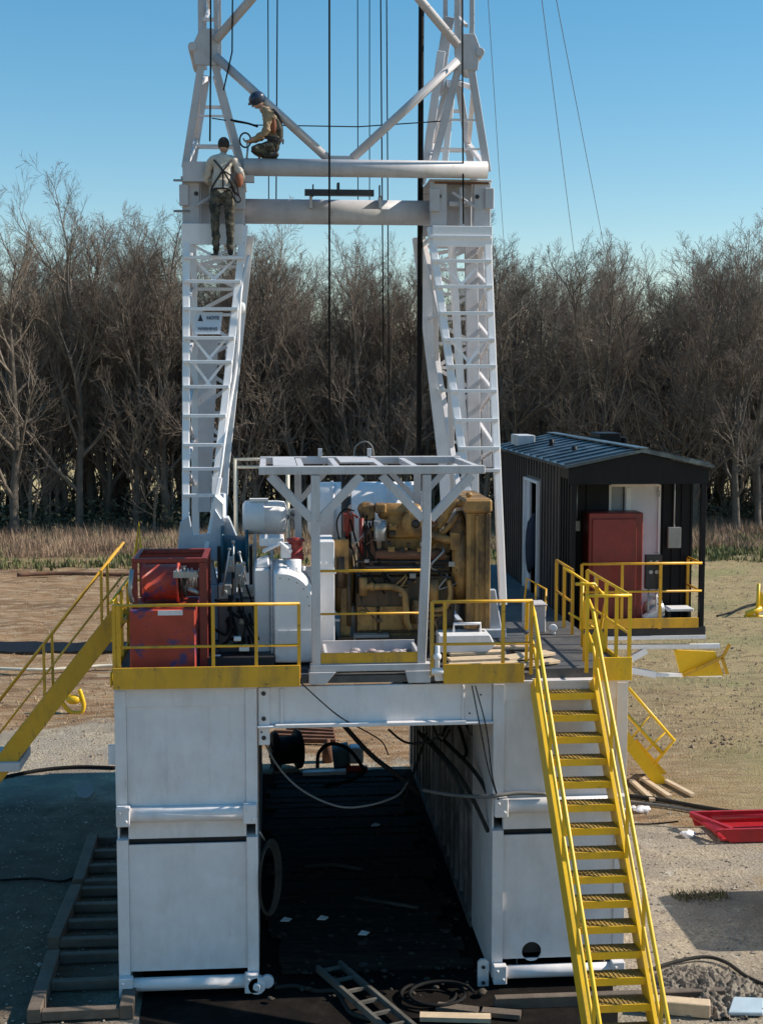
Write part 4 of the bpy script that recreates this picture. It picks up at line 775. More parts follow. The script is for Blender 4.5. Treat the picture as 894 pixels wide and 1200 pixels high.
# supports
t = thing('cabin_bracket', 'white folded steel strut frame holding up the cabin porch', 'bracket', (6.5, 22.3, 3.5))
a = M(); a.beam(P(757, 762, 22.1), P(720, 783, 22.1), .1, .1); a.beam(P(722, 782, 22.1), P(768, 791, 22.1), .1, .08); a.beam(P(768, 791, 22.1), P(845, 791, 22.4), .06, .06); a.beam(P(700, 758, 22.1), P(843, 757, 22.1), .07, .07); a.build('strut', WCLEAN, t)
a = M(); a.beam(P(722, 782, 22.1), (4.8, 22.1, 3.4), .1, .1); a.build('side_arm', WCLEAN, t)
t = thing('yellow_scoop', 'bright yellow folded steel wing hanging under the right end of the cabin porch', 'steel wing', P(820, 792, 22.2))
a = M(); a.prism([P(790, 762, 22.2), P(838, 764, 22.2), P(848, 792, 22.2), P(798, 793, 22.2)], (0, .06, 0)); a.build('plate', YELB, t)
a = M(); a.beam(P(800, 792, 22.12), P(846, 770, 22.12), .05, .06); a.beam(P(846, 770, 22.12), P(852, 790, 22.12), .05, .06); a.beam(P(846, 772, 22.12), P(855, 755, 22.12), .04, .05); a.build('edge_bar', YEL, t)
# porch rail
rail('guard_rail', 'yellow porch rail across the front of the black cabin', GR, [(5.05, 21.97), (7.05, 21.97)], [(5.05, 21.97), (5.72, 21.97), (6.36, 21.97)], h=1.06, mid=.60, base=zf, toe=(zf-.005, zf+.16, ((x0+.3, 21.95), (7.0, 21.95))), m=YEL)
rail('guard_rail', 'short yellow rail at the right end of the cabin porch beside the black post', GR, [(7.04, 22.0), (7.04, 22.7)], [(7.04, 22.7)], h=1.06, mid=.60, base=zf, m=YEL)
# things on the porch
t = thing('red_cabinet', 'tall dark red steel cabinet standing on the cabin porch left of the door', 'cabinet', (5.45, 22.4, zf))
a = M(); a.box(X(690, 22.2), X(754, 22.2), 22.2, 22.65, zf+.002, Z(601, 22.2, 720)); a.build('cabinet_body', DRED, t, .015)
xa, xb = X(694, 22.2), X(746, 22.2)
a = M(); a.box(xa, xb, 22.17, 22.198, zf+.06, Z(608, 22.2, 720)); a.build('door', BRED if 0 else DRED, t, .008)
a = M(); a.box(xa+.03, xa+.05, 22.14, 22.168, 4.95, 5.12); a.build('handle', STEEL, t)
t = thing('control_panel', 'black instrument panel with gauges on a thin stand, on the cabin porch', 'control panel', (6.1, 22.15, zf))
pa = V((X(757, 22.1), 22.1, Z(690, 22.1, 766))); pb = V((X(776, 22.1), 22.1, Z(650, 22.1, 766)))
a = M(); a.box(pa.x, pb.x, 22.05, 22.16, pa.z, pb.z); a.build('panel_box', BLACK, t, .008)
for i in range(4):
    a = M(); cx = pa.x+.08+(i % 2)*.1; cz = pb.z-.12-(i//2)*.16; a.tube([(cx, 22.03, cz), (cx, 22.049, cz)], .033, 14); a.build('gauge', STEEL, t)
for xx in (pa.x+.07, pb.x-.07): a = M(); a.tube([(xx, 22.12, zf), (xx, 22.12, pa.z)], .016, 8); a.build('stand_leg', STEEL, t)
a = M(); c0 = V((X(767, 22.1), 22.12, Z(724, 22.1, 767))); mm = Matrix.Rotation(R(-32), 3, 'Y'); s3 = (.13, .08, .1)
a.add([c0+mm @ V((i*s3[0], j*s3[1], k*s3[2])) for i in (-1, 1) for j in (-1, 1) for k in (-1, 1)], [(0,1,3,2),(4,6,7,5),(0,4,5,1),(2,3,7,6),(0,2,6,4),(1,5,7,3)])
tag(a.build('junction_box', WCLEAN, None, .006), 'white box tilted on the porch floor at the foot of the black control panel', 'box')
t = thing('electric_motor', 'grey electric motor lying on the porch floor between the tilted box and a white plate', 'motor', (6.35, 22.3, zf))
a = M(); a.lathe((6.2, 22.35, zf+.2), (1, 0, .15), [(0, 0), (0, .1), (.04, .17), (.3, .17), (.34, .08), (.36, 0)], 18); a.build('motor_body', STEEL, t)
a = M(); a.tube(catmull([(6.2, 22.3, zf+.3), (6.25, 22.2, zf+.46), (6.42, 22.2, zf+.45), (6.5, 22.3, zf+.25)], 5), .018, 6); a.box(6.2, 6.5, 22.2, 22.5, zf+.002, zf+.04); a.build('cable_loop', STEEL, t)
t = thing('bench', 'low black bench with a white top at the right of the porch', 'bench', (6.8, 22.35, zf)); 
a = M(); a.box(6.55, 7.0, 22.2, 22.55, zf+.22, zf+.27); a.build('bench_top', WCLEAN, t, .01)
for xx in (6.58, 6.92): a = M(); a.box(xx, xx+.05, 22.25, 22.5, zf+.002, zf+.22); a.build('leg', BLACK, t)
# ================================================================== DERRICK MAST
ms = thing('derrick_mast', 'tall white lattice drilling mast on two splayed legs, joined by tubes and diagonal braces', 'derrick mast', (1.1, 21.8, 4.8))
ZT, ZM, ZA = 10.66, 11.5, 13.35
def yfront(z): return 22.0-(ZT-z)*.245 if z < ZT else 22.0          # front face splays forward below ZT
def yback(z): return 23.5-(ZT-z)*.05 if z < ZT else 23.5
def leg(sgn, cx):
    def mx(x): return cx+(x-1.09)*1 if sgn > 0 else 2.18-x
    L = thing('mast_leg', None, None, (0, 0, 0)); bpy.data.objects.remove(L)
    a = M(); zb = 5.55 if sgn < 0 else 4.85
    xo = lambda z: -1.26+(.0 if sgn < 0 else -.06*(ZT-z)/5.7)                               # outer
    xi = lambda z: -.36-.44*max(0, min(1, (ZT-z)/3.86))-.06*max(0, (6.8-z)/1.4)                # inner
    fx = (lambda x: x) if sgn < 0 else (lambda x: 2.2-x)
    u = (0, 1, 0)
    a.beam((fx(xo(zb)), yfront(zb), zb), (fx(xo(ZT)), yfront(ZT), ZT), .11, .11, u)
    L = a.build('mast_leg', WCLEAN, ms, .008)
    def sp(nm, fn, m=WCLEAN, bev=.006):
        b_ = M(); fn(b_); o = b_.build(nm, m, L, bev); return o
    zk = 6.8
    for yy, nm in ((yfront, 'inner_rail'),):
        sp(nm, lambda b_: (b_.beam((fx(xi(zk)), yy(zk), zk), (fx(xi(ZT)), yy(ZT), ZT), .11, .10, u), b_.beam((fx(xi(zb)), yy(zb), zb), (fx(xi(zk)), yy(zk), zk), .13, .10, u)))
    sp('rear_rail', lambda b_: (b_.beam((fx(xo(zb)+.02), yback(zb), zb), (fx(xo(ZT)+.02), yback(ZT), ZT), .12, .12, u)))
    sp('rear_rail', lambda b_: (b_.beam((fx(xi(zk)+.02), yback(zk), zk), (fx(xi(ZT)+.02), yback(ZT), ZT), .22, .14, u), b_.beam((fx(xi(zb)), yback(zb), zb), (fx(xi(zk)+.02), yback(zk), zk), .22, .14, u)))
    # rungs
    if sgn < 0: pys = [302, 330, 362, 396, 424, 453, 487, 521, 549, 580]
    else: pys = [278, 306, 336, 367, 398, 429, 458, 492, 525, 551]
    zz = []
    for py in pys:
        z = ZT
        for _ in range(5): z = Z(py, yfront(z), 250 if sgn < 0 else 545)
        zz.append(z)
        sp('rung', lambda b_: b_.beam((fx(xo(z)-.04), yfront(z)-.07, z), (fx(xi(z)+.04), yfront(z)-.07, z), .05, .075, u), WCLEAN, .004)
    # head plate at the bottom of the box section
    sp('head_plate', lambda b_: b_.box(fx(-1.33), fx(-.38), 21.88, 21.93, ZT-.30, ZT+.02))
    # bracing: front zigzag behind the rungs, sides and back
    zs = [ZT-.3]+zz; 
    for i in range(len(zs)-1):
        a0, a1 = zs[i], zs[i+1]
        f_, g_ = ((xo, xi) if i % 2 else (xi, xo))
        sp('brace', lambda b_: (b_.beam((fx(f_(a0)), yback(a0), a0), (fx(g_(a1)), yback(a1), a1), .06, .06, u), b_.beam((fx(xo(a1)), yback(a1), a1), (fx(xi(a1)), yback(a1), a1), .05, .05, u),
            b_.beam((fx(xo(a0)), yfront(a0)+.05, a0) if i % 2 else (fx(xo(a0)), yback(a0), a0), (fx(xo(a1)), yback(a1), a1) if i % 2 else (fx(xo(a1)), yfront(a1)+.05, a1), .05, .05, (1, 0, 0)),
            b_.beam((fx(xi(a0)), yfront(a0)+.05, a0), (fx(xi(a0)), yback(a0), a0), .05, .05, (1, 0, 0)) if i % 3 == 1 else None), WHITE, 0)
    for i in ((0, 1, 4, 5) if sgn < 0 else (2, 5)):
        a0, a1 = zs[i], zs[i+1]; c_x = (xo(a0)+xi(a0))/2
        sp('cross_brace', lambda b_: (b_.beam((fx(xo(a0)+.1), yfront(a0)+.06, a0), (fx(c_x+.05), yfront(a1)+.06, a1), .04, .03, u), b_.beam((fx(xi(a0)-.08), yfront(a0)+.08, a0), (fx(c_x-.05), yfront(a1)+.08, a1), .04, .03, u)), WCLEAN, 0)
    for z_a, z_b, y_a, y_b, wd_ in ((ZT-.1, 8.6, yback, yfront, .16), (8.6, zb+.4, yfront, yback, .16), (ZT-.1, 8.6, yfront, yback, .12), (8.6, zb+.4, yback, yfront, .12)):
        sp('long_brace', lambda b_: b_.beam((fx(xi(z_a)-.03), y_a(z_a)+(.1 if y_a is yfront else -.1), z_a), (fx(xi(z_b)-.03), y_b(z_b)+(.1 if y_b is yfront else -.1), z_b), wd_, .08, (1, 0, 0)), WHITE, .004)
    # box section between ZT and the cross beam
    sp('box_section', lambda b_: (b_.box(fx(-1.32), fx(-1.05), 22.0, 22.12, ZT+.02, ZM-.12), b_.box(fx(-.62), fx(-.36), 22.0, 22.12, ZT+.02, ZM-.12), b_.box(fx(-1.05), fx(-.62), 22.25, 22.29, ZT+.02, ZM-.12),
        b_.box(fx(-1.32), fx(-.36), 23.4, 23.5, ZT+.02, ZM-.12), b_.box(fx(-1.34), fx(-.34), 22.02, 23.5, ZM-.12, ZM-.08), b_.box(fx(-1.36), fx(-1.22), 21.93, 21.995, ZT+.3, ZT+.62), b_.box(fx(-.5), fx(-.34), 21.93, 21.995, ZT+.25, ZT+.6), b_.beam((fx(-1.1), 21.95, ZT+.3), (fx(-.7), 21.95, ZT+.55), .04, .04), b_.box(fx(-1.02), fx(-.66), 22.02, 22.2, ZT+.35, ZT+.42), b_.box(fx(-.9), fx(-.82), 21.98, 22.1, ZT+.02, ZM-.2)), MSHADE, .01)
    sp('rust_band', lambda b_: b_.box(fx(-1.28), fx(-.42), 21.97, 22.015, ZM-.155, ZM-.125), RUST, 0)
    for x_, z_ in ((-1.1, 11.15), (-.5, 11.15)): sp('hole', lambda b_: b_.tube([(fx(x_), 21.985, z_), (fx(x_), 22.0, z_)], .035, 8), BLACK, 0)
    # upper A section
    ap = fx(-.93)
    for yy in (22.05, 23.45):
        for xa in (-1.27, -.38):
            sp('upper_post', lambda b_: b_.beam((fx(xa), yy, ZM+.05), (ap+(.10 if xa > -.8 else -.05)*(1 if sgn < 0 else -1), yy, ZA-.1), .11, .10, u), MSHADE)
    sp('apex_node', lambda b_: (b_.prism([(ap-.17, 21.98, ZA-.25), (ap+.17, 21.98, ZA-.25), (ap+.2, 21.98, ZA+.1), (ap+.12, 21.98, ZA+.3), (ap-.08, 21.98, ZA+.3), (ap-.2, 21.98, ZA+.05)], (0, .06, 0)), b_.tube([(ap-.2*(1 if sgn < 0 else -1), 21.95, ZA+.02), (ap-.2*(1 if sgn < 0 else -1), 23.5, ZA+.02)], .07, 10)), MSHADE)
    for yy in (22.05, 23.45):
        for dx in (-.08, .16): sp('upper_rail', lambda b_: b_.beam((ap+dx*(1 if sgn < 0 else -1), yy, ZA+.0), (ap+(dx+.02)*(1 if sgn < 0 else -1), yy, 19.5), .07, .08, u), MSHADE)
    s0 = 1 if sgn < 0 else -1
    def pq(k_, z_): 
        t_ = (z_-ZM-.05)/(ZA-.15-ZM); return fx((-1.27, -.38)[k_])*(1-t_)+(ap+(-.05, .10)[k_]*s0)*t_
    for k_ in (0, 1):
        for za_, zb_, ya_, yb_ in ((ZM+.1, 12.2, 22.1, 23.4), (12.2, 12.85, 23.4, 22.1), (12.85, 13.2, 22.1, 23.4)): sp('cross_brace', lambda b_: b_.beam((pq(k_, za_), ya_, za_), (pq(k_, zb_), yb_, zb_), .07, .07, (1, 0, 0)), WHITE, 0)
    for z_ in (12.1, 12.75): sp('small_rung', lambda b_: b_.beam((pq(0, z_), 23.45, z_), (pq(1, z_), 23.45, z_), .05, .05, u), WHITE, 0)
    for z_ in (11.9, 12.35): sp('small_rung', lambda b_: b_.beam((pq(0, z_), 22.08, z_), (pq(1, z_), 22.08, z_), .03, .04, u), WHITE, 0)
    for k in range(8):
        z_ = ZM+.3+k*1.0; s0 = 1 if sgn < 0 else -1
        if z_ < ZA-.4: continue
        sp('cross_brace', lambda b_: (b_.beam((ap, 22.1, z_), (ap, 23.4, z_+.5), .05, .05, (1, 0, 0)), b_.beam((ap, 23.4, z_+.5), (ap, 22.1, z_+1), .05, .05, (1, 0, 0)), b_.beam((ap-.1, 22.05, z_), (ap+.2*s0, 22.05, z_), .05, .05, u)), WHITE, 0)
    # foot
    sp('foot', lambda b_: (b_.box(fx(-1.36), fx(-.72), yfront(zb)-.12, 22.4, ZD+.002, zb-.35), b_.prism([(fx(-1.3), yfront(zb)-.05, zb-.35), (fx(-.78), yfront(zb)-.05, zb-.35), (fx(-.9), yfront(zb)-.05, zb+.25), (fx(-1.2), yfront(zb)-.05, zb+.25)], (0, .1, 0))), mat('blue_shaded_white_paint', (.5, .55, .62), .45, var=.15, c2=(.2, .18, .16), amt=.4) if 'blue_shaded_white_paint' not in MT else MT['blue_shaded_white_paint'], .012)  # mast feet: blue of the shade tinted into the white paint
    return L, zz, sp, fx, xo, xi
LL = leg(-1, 0); RL = leg(1, 0)
L, zz, sp, fx, xo, xi = LL
SLET = mat('faded_lettering', (.12, .14, .18), .7, var=.05)
# warning sign on the left leg
z1_, z0_ = zz[2]-.05, zz[3]+.06; ym = yfront((z1_+z0_)/2)-.03
sn = sp('warning_sign', lambda b_: b_.prism([(-1.12, yfront(z0_)-.035, z0_), (-.74, yfront(z0_)-.035, z0_), (-.70, yfront(z1_)-.035, z1_), (-1.12, yfront(z1_)-.035, z1_)], (0, .015, 0)), mat('sign_plate_grey', (.56, .58, .62), .4, var=.05), 0)
def text(s_, size, loc, par, m, tilt):
    cu = bpy.data.curves.new('lettering', 'FONT'); cu.body = s_; cu.size = size; cu.extrude = .002; cu.align_x = 'CENTER'; cu.align_y = 'CENTER'; cu.offset = .004
    o = bpy.data.objects.new('lettering', cu); COL.objects.link(o); dg = bpy.context.evaluated_depsgraph_get(); me = bpy.data.meshes.new_from_object(o.evaluated_get(dg)); bpy.data.objects.remove(o)
    mx_ = Matrix.Translation(V(loc)-V(par['_o'])) @ Matrix.Rotation(tilt, 4, 'X'); me.transform(mx_); me.materials.append(m)
    o = bpy.data.objects.new('lettering', me); COL.objects.link(o); o.parent = sn.parent; o['_o'] = par['_o']; return o
tl = R(90)-math.atan(.245)*1
zc = (z0_+z1_)/2
text('NOTE', .07, (-.85, yfront(zc+.07)-.042, zc+.08), sn.parent, SLET, tl)
text('WARNING', .062, (-.93, yfront(zc-.08)-.042, zc-.09), sn.parent, SLET, tl)
sp('symbol', lambda b_: b_.prism([(-1.08, yfront(zc+.04)-.042, zc+.03), (-1.0, yfront(zc+.04)-.042, zc+.03), (-1.04, yfront(zc+.13)-.042, zc+.14)], (0, .004, 0)), BLK, 0)
sp('climbing_line', lambda b_: (b_.tube(catmull([(-.30, 22.0, 10.2), (-.42, 21.7, 9.6), (-.48, 21.6, 8.6), (-.62, 21.3, 7.7), (-.68, 21.1, 7.3), (-.72, 21.0, 7.0), (-.80, 20.9, 6.5)], 6), .022, 8), b_.ball((-.40, 21.75, 9.38), .06, 8, (1, 1, 1.6))), WCLEAN, 0)
sp('side_cylinder', lambda b_: (b_.tube([(-.78, 21.4, 5.6), (-.78, 21.4, 6.52)], .11, 14), b_.beam((-.85, 20.9, 6.5), (-.65, 21.2, 5.8), .06, .06), b_.prism([(-.74, 20.8, 4.38), (-.5, 20.8, 4.38), (-.5, 20.8, 5.9), (-.62, 20.8, 6.2), (-.74, 20.8, 6.2)], (0, .3, 0))), MT['blue_shaded_white_paint'], .008)
sp('foot_gusset', lambda b_: b_.prism([P(207, 657, 20.55), P(264, 657, 20.55), P(262, 612, 20.55), P(252, 596, 20.55), P(246, 625, 20.55), P(226, 628, 20.55), P(222, 604, 20.55), P(211, 612, 20.55)], (0, .08, 0)), MT['blue_shaded_white_paint'], .01)
sp('foot_gusset', lambda b_: (b_.prism([P(262, 655, 20.6), P(262, 590, 20.6), P(252, 580, 20.6), P(246, 600, 20.6)], (0, .7, 0)), b_.beam(P(240, 655, 20.5), P(258, 560, 20.9), .07, .07)), WCLEAN, .01)
sp('rear_panel', lambda b_: b_.prism([P(232, 395, 22.9), P(256, 395, 22.9), P(246, 600, 22.6), P(232, 600, 22.6)], (0, .05, 0)), MSHADE, 0)
Rsp = RL[2]
for nm_, m_, pa_, pb_, w_ in (('column', MSHADE, P(551, 262, 22.9), P(556, 548, 22.2), .20), ('column', WCLEAN, P(528, 268, 22.9), P(546, 548, 22.3), .12), ('column', MSHADE, P(560, 268, 23.2), P(571, 548, 22.8), .14),
        ('upper_column', WCLEAN, P(517, 60, 22.9), P(499, 192, 22.9), .13), ('upper_column', MSHADE, P(526, 20, 23.1), P(512, 110, 23.1), .17), ('upper_column', WCLEAN, P(531, 95, 22.7), P(521, 192, 22.7), .09), ('ram_cylinder', MSHADE, P(520, 215, 22.6), P(521, 262, 22.6), .22)):
    Rsp(nm_, lambda b_: b_.beam(pa_, pb_, w_, .12, (0, 1, 0)), m_, .006)
# cross tubes
def mp_(nm, fn, m=MSHADE, bev=0):
    b_ = M(); fn(b_); return b_.build(nm, m, ms, bev)
mp_('cross_beam', lambda b_: (b_.tube([(-.36, 21.9, ZM+.05), (3.44, 21.9, ZM+.05)], .135, 18), b_.box(-1.3, -.2, 21.86, 22.0, ZM-.18, ZM+.12)))
mp_('lower_tube', lambda b_: (b_.tube([(-.36, 22.35, 10.93), (2.6, 22.35, 10.93)], .195, 20), b_.box(.66, .70, 22.0, 22.3, 10.95, 11.15), b_.box(1.75, 1.79, 22.0, 22.3, 10.95, 11.15)))
cn = V((1.13, 21.95, ZM+.22))
mp_('node_plate', lambda b_: b_.prism([(.86, 21.95, ZM+.17), (1.42, 21.95, ZM+.17), (1.36, 21.95, ZM+.25), (.94, 21.95, ZM+.25)], (0, .06, 0)))
mp_('diagonal_brace', lambda b_: b_.tube([(.93, 21.98, ZM+.22), (-.78, 21.98, ZA-.12)], .07, 12))
mp_('diagonal_brace', lambda b_: b_.tube([(1.33, 21.98, ZM+.22), (2.98, 21.98, ZA-.12)], .07, 12))
mp_('diagonal_brace', lambda b_: b_.tube([(-.78, 21.98, ZA+.12), (1.1, 21.98, 15.6)], .07, 12))
mp_('diagonal_brace', lambda b_: b_.tube([(2.98, 21.98, ZA+.12), (1.1, 21.98, 15.6)], .07, 12))
mp_('top_tube', lambda b_: b_.tube([(-.8, 21.98, 16.6), (3.0, 21.98, 16.6)], .07, 12))
lb_ = mp_('floodlight', lambda b_: (b_.box(P(357, 225, 21.9).x, P(438, 225, 21.9).x, 21.85, 21.97, P(400, 229, 21.9).z, P(400, 222, 21.9).z), b_.box(1.08, 1.12, 21.82, 22.0, 11.15, 11.32), b_.box(.70, .72, 21.9, 22.0, 11.12, 11.30), b_.box(1.74, 1.76, 21.9, 22.0, 11.12, 11.3)), BLACK)
# pegs at the leg box
for z_ in (11.35, 10.88): mp_('peg', lambda b_: b_.tube([(-1.45, 22.0, z_), (-1.2, 22.0, z_)], .018, 6), STEEL)
# ================================================================== LINES AND CABLES
def cable(name, label, cat, pts, r, m, group=None, k=1, sm=False):
    a = M(); a.tube(catmull(pts, 8) if sm else pts, r, 6); return tag(a.build(name, m), label, cat, group)
HL = 'thin lines hanging inside the mast'
def vline(px, Y, zb, r, label, m=RUB, px2=None):
    p0 = P(px, 0, Y); p1 = P(px2 if px2 else px, 500, Y); d = (p1-p0); d /= d.z
    cable('hanging_line', label, 'cable', [p0+d*(19.3-p0.z), p0+d*(zb-p0.z)], r, m, HL)
vline(386, 21.6, ZD+2.9, .016, 'thick black hoist cable in the middle of the mast, passing the black light bar')
vline(314, 22.6, 11.1, .009, 'left one of the two close dark lines behind the sitting worker', px2=316)
vline(325, 22.6, 11.1, .011, 'right one of the two close dark lines behind the sitting worker', px2=322)
vline(419, 22.8, 11.1, .008, 'faint line just right of the braces meeting point in the mast', px2=420)
vline(433, 22.8, 11.1, .008, 'faint line midway between the mast centre and the pair of purple lines')
vline(446, 22.8, 8.5, .011, 'purple grey line of the pair right of the centre, the left one', px2=450)
vline(453, 22.8, 6.8, .010, 'purple grey line of the pair right of the centre, the right one', px2=456)
cable('standpipe', 'thick black standpipe hose running down inside the right mast leg', 'pipe', [P(495, 0, 22.7)+V((0, 0, 5)), P(493, 130, 22.7), P(491, 535, 22.7)], .046, RUB)
cable('ladder_line', 'dark climbing line down the outside of the left mast leg above the standing worker', 'cable', [P(249, 0, 21.9)+V((0, 0, 4)), P(247, 60, 21.9), P(246, 165, 21.9)], .014, RUB)
cable('ladder_line', 'dark line slanting down beside the left mast leg to the sky gap', 'cable', [P(278, 0, 21.9)+V((0, 0, 4)), P(272, 60, 21.9), P(262, 105, 21.9)], .012, RUB)
cable('ladder_line', 'dark line running down the front of the right mast leg', 'cable', [P(540, 0, 21.8)+V((0, 0, 4)), P(542, 120, 21.8), P(543, 262, 21.8)], .013, RUB)
cable('safety_line', 'thin horizontal safety line across the mast behind the sitting worker', 'cable', [(-.85, 22.1, 12.32), P(300, 146, 22.1), P(420, 148, 22.1), (3.0, 22.1, 12.35)], .009, RUB)
cable('tail_line', 'short slack dark line from the left mast leg to the shoulder of the sitting worker', 'cable', [P(270, 140, 22.0), P(290, 144, 22.0), P(302, 148, 21.95)], .016, RUB, sm=True)
GW = 'guy wires running down to the right behind the wood edge'
for px0, px1, yt, Y0, lb in ((572, 590, 280, 23, 'guy wire nearest the right mast leg, almost vertical'), (635, 670, 275, 23, 'guy wire second to the right of the mast, gently slanted'), (652, 705, 275, 23, 'outermost guy wire on the right, the most slanted')):
    a0 = P(px0, 0, Y0); sl_ = (px1-px0)/yt; gpt = G(px0+sl_*604, 604, .0); t_ = (a0-gpt)
    cable('guy_wire', lb, 'guy wire', [gpt, a0, a0+t_*.06], .0065 if px0 > 600 else .0055, CABG, GW)
# cables in front of the tunnel
cable('hose', 'pale grey cable sagging in a long loop across the tunnel mouth', 'cable', [P(303, 852, 18.4), P(322, 893, 18.4), P(352, 925, 18.35), (P(395, 945, 18.3)), P(432, 944, 18.4), P(466, 932, 18.8), P(478, 915, 19.2)], .016, CABG, sm=True)
cable('hose', 'thin black cable running from the deck edge down under the cross beam', 'cable', [P(352, 800, 17.9), P(395, 838, 17.95), P(430, 858, 18.3), P(448, 870, 18.8), P(455, 885, 19.3)], .010, RUB, sm=True)
cable('hose', 'thick black hose slanting under the cross beam to the hose knot in the tunnel', 'hose', [P(398, 845, 19), P(435, 885, 19), P(470, 912, 19.1), P(490, 930, 19.5)], .04, RUB, sm=True)
cable('hose', 'black hose bent in a big upright loop in the bright tunnel end', 'hose', [P(372, 900, 26), P(374, 882, 26), P(388, 872, 26), P(408, 878, 26), P(424, 898, 26), P(426, 905, 26), P(410, 915, 26), P(380, 922, 26)], .035, RUB, sm=True)
cable('hose', 'black cable hanging in a shallow sag under the right half of the cross beam', 'cable', [P(455, 855, 18.6), P(475, 870, 18.6), P(500, 870, 18.6), P(520, 858, 18.6)], .018, RUB, sm=True)
cable('hose', 'black hose hanging down from the tunnel roof beside the inner right wall', 'hose', [P(500, 860, 19), P(485, 905, 19.5), P(465, 955, 20), P(440, 980, 20.5)], .02, RUB, sm=True)
cable('hose', 'tan flexible pipe stretched from the tunnel knot to the right tower hinge', 'hose', [P(495, 926, 19), P(530, 932, 18.5), P(570, 934, 17.95), P(605, 930, 17.95), P(640, 931, 17.95)], .028, CABG, sm=True)
for k, (a0, a1, lb) in enumerate((((497, 862), (572, 975), 'upper one of the thick slanted hoses on the tunnel right side'), ((520, 868), (585, 960), 'middle slanted hose on the tunnel right side'), ((490, 858), (550, 950), 'lowest slanted hose on the tunnel right side'))):
    pm = P((a0[0]+a1[0])/2+6, (a0[1]+a1[1])/2-6, 19); cable('hose', lb, 'hose', [P(*a0, 20.5), pm, P(*a1, 18.3)], .03, DHOSE, 'slanted hoses on the right side of the tunnel', sm=True)
cable('wire', 'left one of two thin black wires hanging from the right front toe board', 'wire', [P(553, 804, 17.98), P(562, 850, 17.98), P(572, 900, 17.95), P(584, 938, 17.9)], .008, RUB, sm=True)
cable('wire', 'right one of two thin black wires hanging from the right front toe board', 'wire', [P(557, 804, 17.96), P(570, 855, 17.96), P(576, 905, 17.95), P(582, 930, 17.9)], .008, RUB, sm=True)
t = thing('hose_coil', 'long coil of black hose hung on the inner edge of the left tower', 'hose coil', P(314, 1078, 18.2))
for k in range(4):
    c0 = P(314, 1030, 18.25); rx = .11+.012*k; rz = .46+.02*k
    a = M(); a.tube([c0+V((rx*math.cos(i*math.pi/20)+.01*k, .03*k-.05+.2*math.cos(i*math.pi/20), rz*math.sin(i*math.pi/20))) for i in range(41)], .019, 8); a.build('coil_turn', DHOSE, t)
a = M(); a.tube([P(310, 985, 18.3), P(304, 975, 18.15)], .015, 6); a.build('hook', STEEL, t)
# knot of hoses deep in the tunnel
a = M()
for k in range(16):
    x_ = random.uniform(1.9, 2.9); a.tube(catmull([(x_, 20+k*.35, 4.1), (x_-random.random()*.3, 20+k*.35, 3.4+random.random()*.4), (x_+random.random()*.3, 20.3+k*.35, 2.6+random.random()*.8), (2.85, 20.5+k*.35, 2.2+random.random())], 5), random.uniform(.012, .03), 6)
tag(a.build('hose_tangle', RUB), 'tangle of black hoses hanging along the right wall inside the tunnel', 'hoses', kind='stuff')
# ================================================================== THINGS IN AND BEHIND THE TUNNEL
p_ = G(335, 903); t = thing('spoked_drum', 'dark drum lying on its side at the far left end of the tunnel', 'drum', (p_.x, p_.y-.3, 0))
a = M(); a.lathe((p_.x-.25, p_.y, .42), (1, .3, 0), [(0, 0), (0, .42), (.06, .42), (.06, .3), (.5, .3), (.5, .42), (.56, .42), (.56, 0)], 22); a.build('drum_shell', RUB, t)
for k in range(8): a = M(); a.beam((p_.x-.26, p_.y-.02, .42), (p_.x-.26+.09*math.cos(k*.785), p_.y-.05+.4*math.cos(k*.785), .42+.4*math.sin(k*.785)), .03, .03); a.build('spoke', DARKST, t)
p_ = G(402, 903); t = thing('coolant_barrel', 'teal and white barrel with a red base behind the tunnel', 'barrel', (p_.x, p_.y, 0))
a = M(); a.lathe((p_.x-.22, p_.y, .3), (1, 0, .1), [(0, 0), (0, .26), (.35, .28), (.35, 0)], 18); a.build('barrel_body', mat('grey_teal_paint', (.12, .17, .18), .5), t)
a = M(); a.box(p_.x+.12, p_.x+.42, p_.y-.25, p_.y+.1, .2, .55); a.build('white_cover', WCLEAN, t, .03)
a = M(); a.box(p_.x+.05, p_.x+.5, p_.y-.35, p_.y-.2, .02, .16); a.build('red_base', BRED, t, .01)
p_ = G(384, 893); a = M(); a.lathe((p_.x, p_.y, 0), (0, 0, 1), [(0, 0), (0, .12), (.35, .13), (.42, .06), (.5, .05), (.5, 0)], 14); tag(a.build('gas_bottle', RUST), 'small rusty bottle standing left of the teal barrel behind the tunnel', 'bottle')
p_ = G(380, 912); a = M(); a.beam((p_.x-.45, p_.y, .08), (p_.x+.45, p_.y+.05, .08), .18, .14, (0, 0, 1)); tag(a.build('white_timber', WCLEAN, None, .01), 'pale bar on the ground across the far tunnel end, in front of the barrel', 'bar')
p_ = G(470, 880); t = thing('white_tarp_bundle', 'crumpled white sheeting hanging at the far right end of the tunnel', 'sheeting', (p_.x, 28.6, 0))
a = M()
for k in range(9): a.ball((2.62+random.random()*.25, 28.6, 1.6+k*.13), .12, 8, (1, .6, 1.2))
a.build('sheet', WCLEAN, t)
p_ = G(352, 868); a = M()
for k in range(5): a.beam((p_.x-1.2+.3*k, p_.y+.3*k, .06), (p_.x+.8, p_.y-.4+.3*k, .07), .1, .1, (0, 0, 1))
tag(a.build('brown_pipes', RUST), 'few rusty pipes lying on the sunlit ground behind the tunnel', 'pipes', kind='stuff')
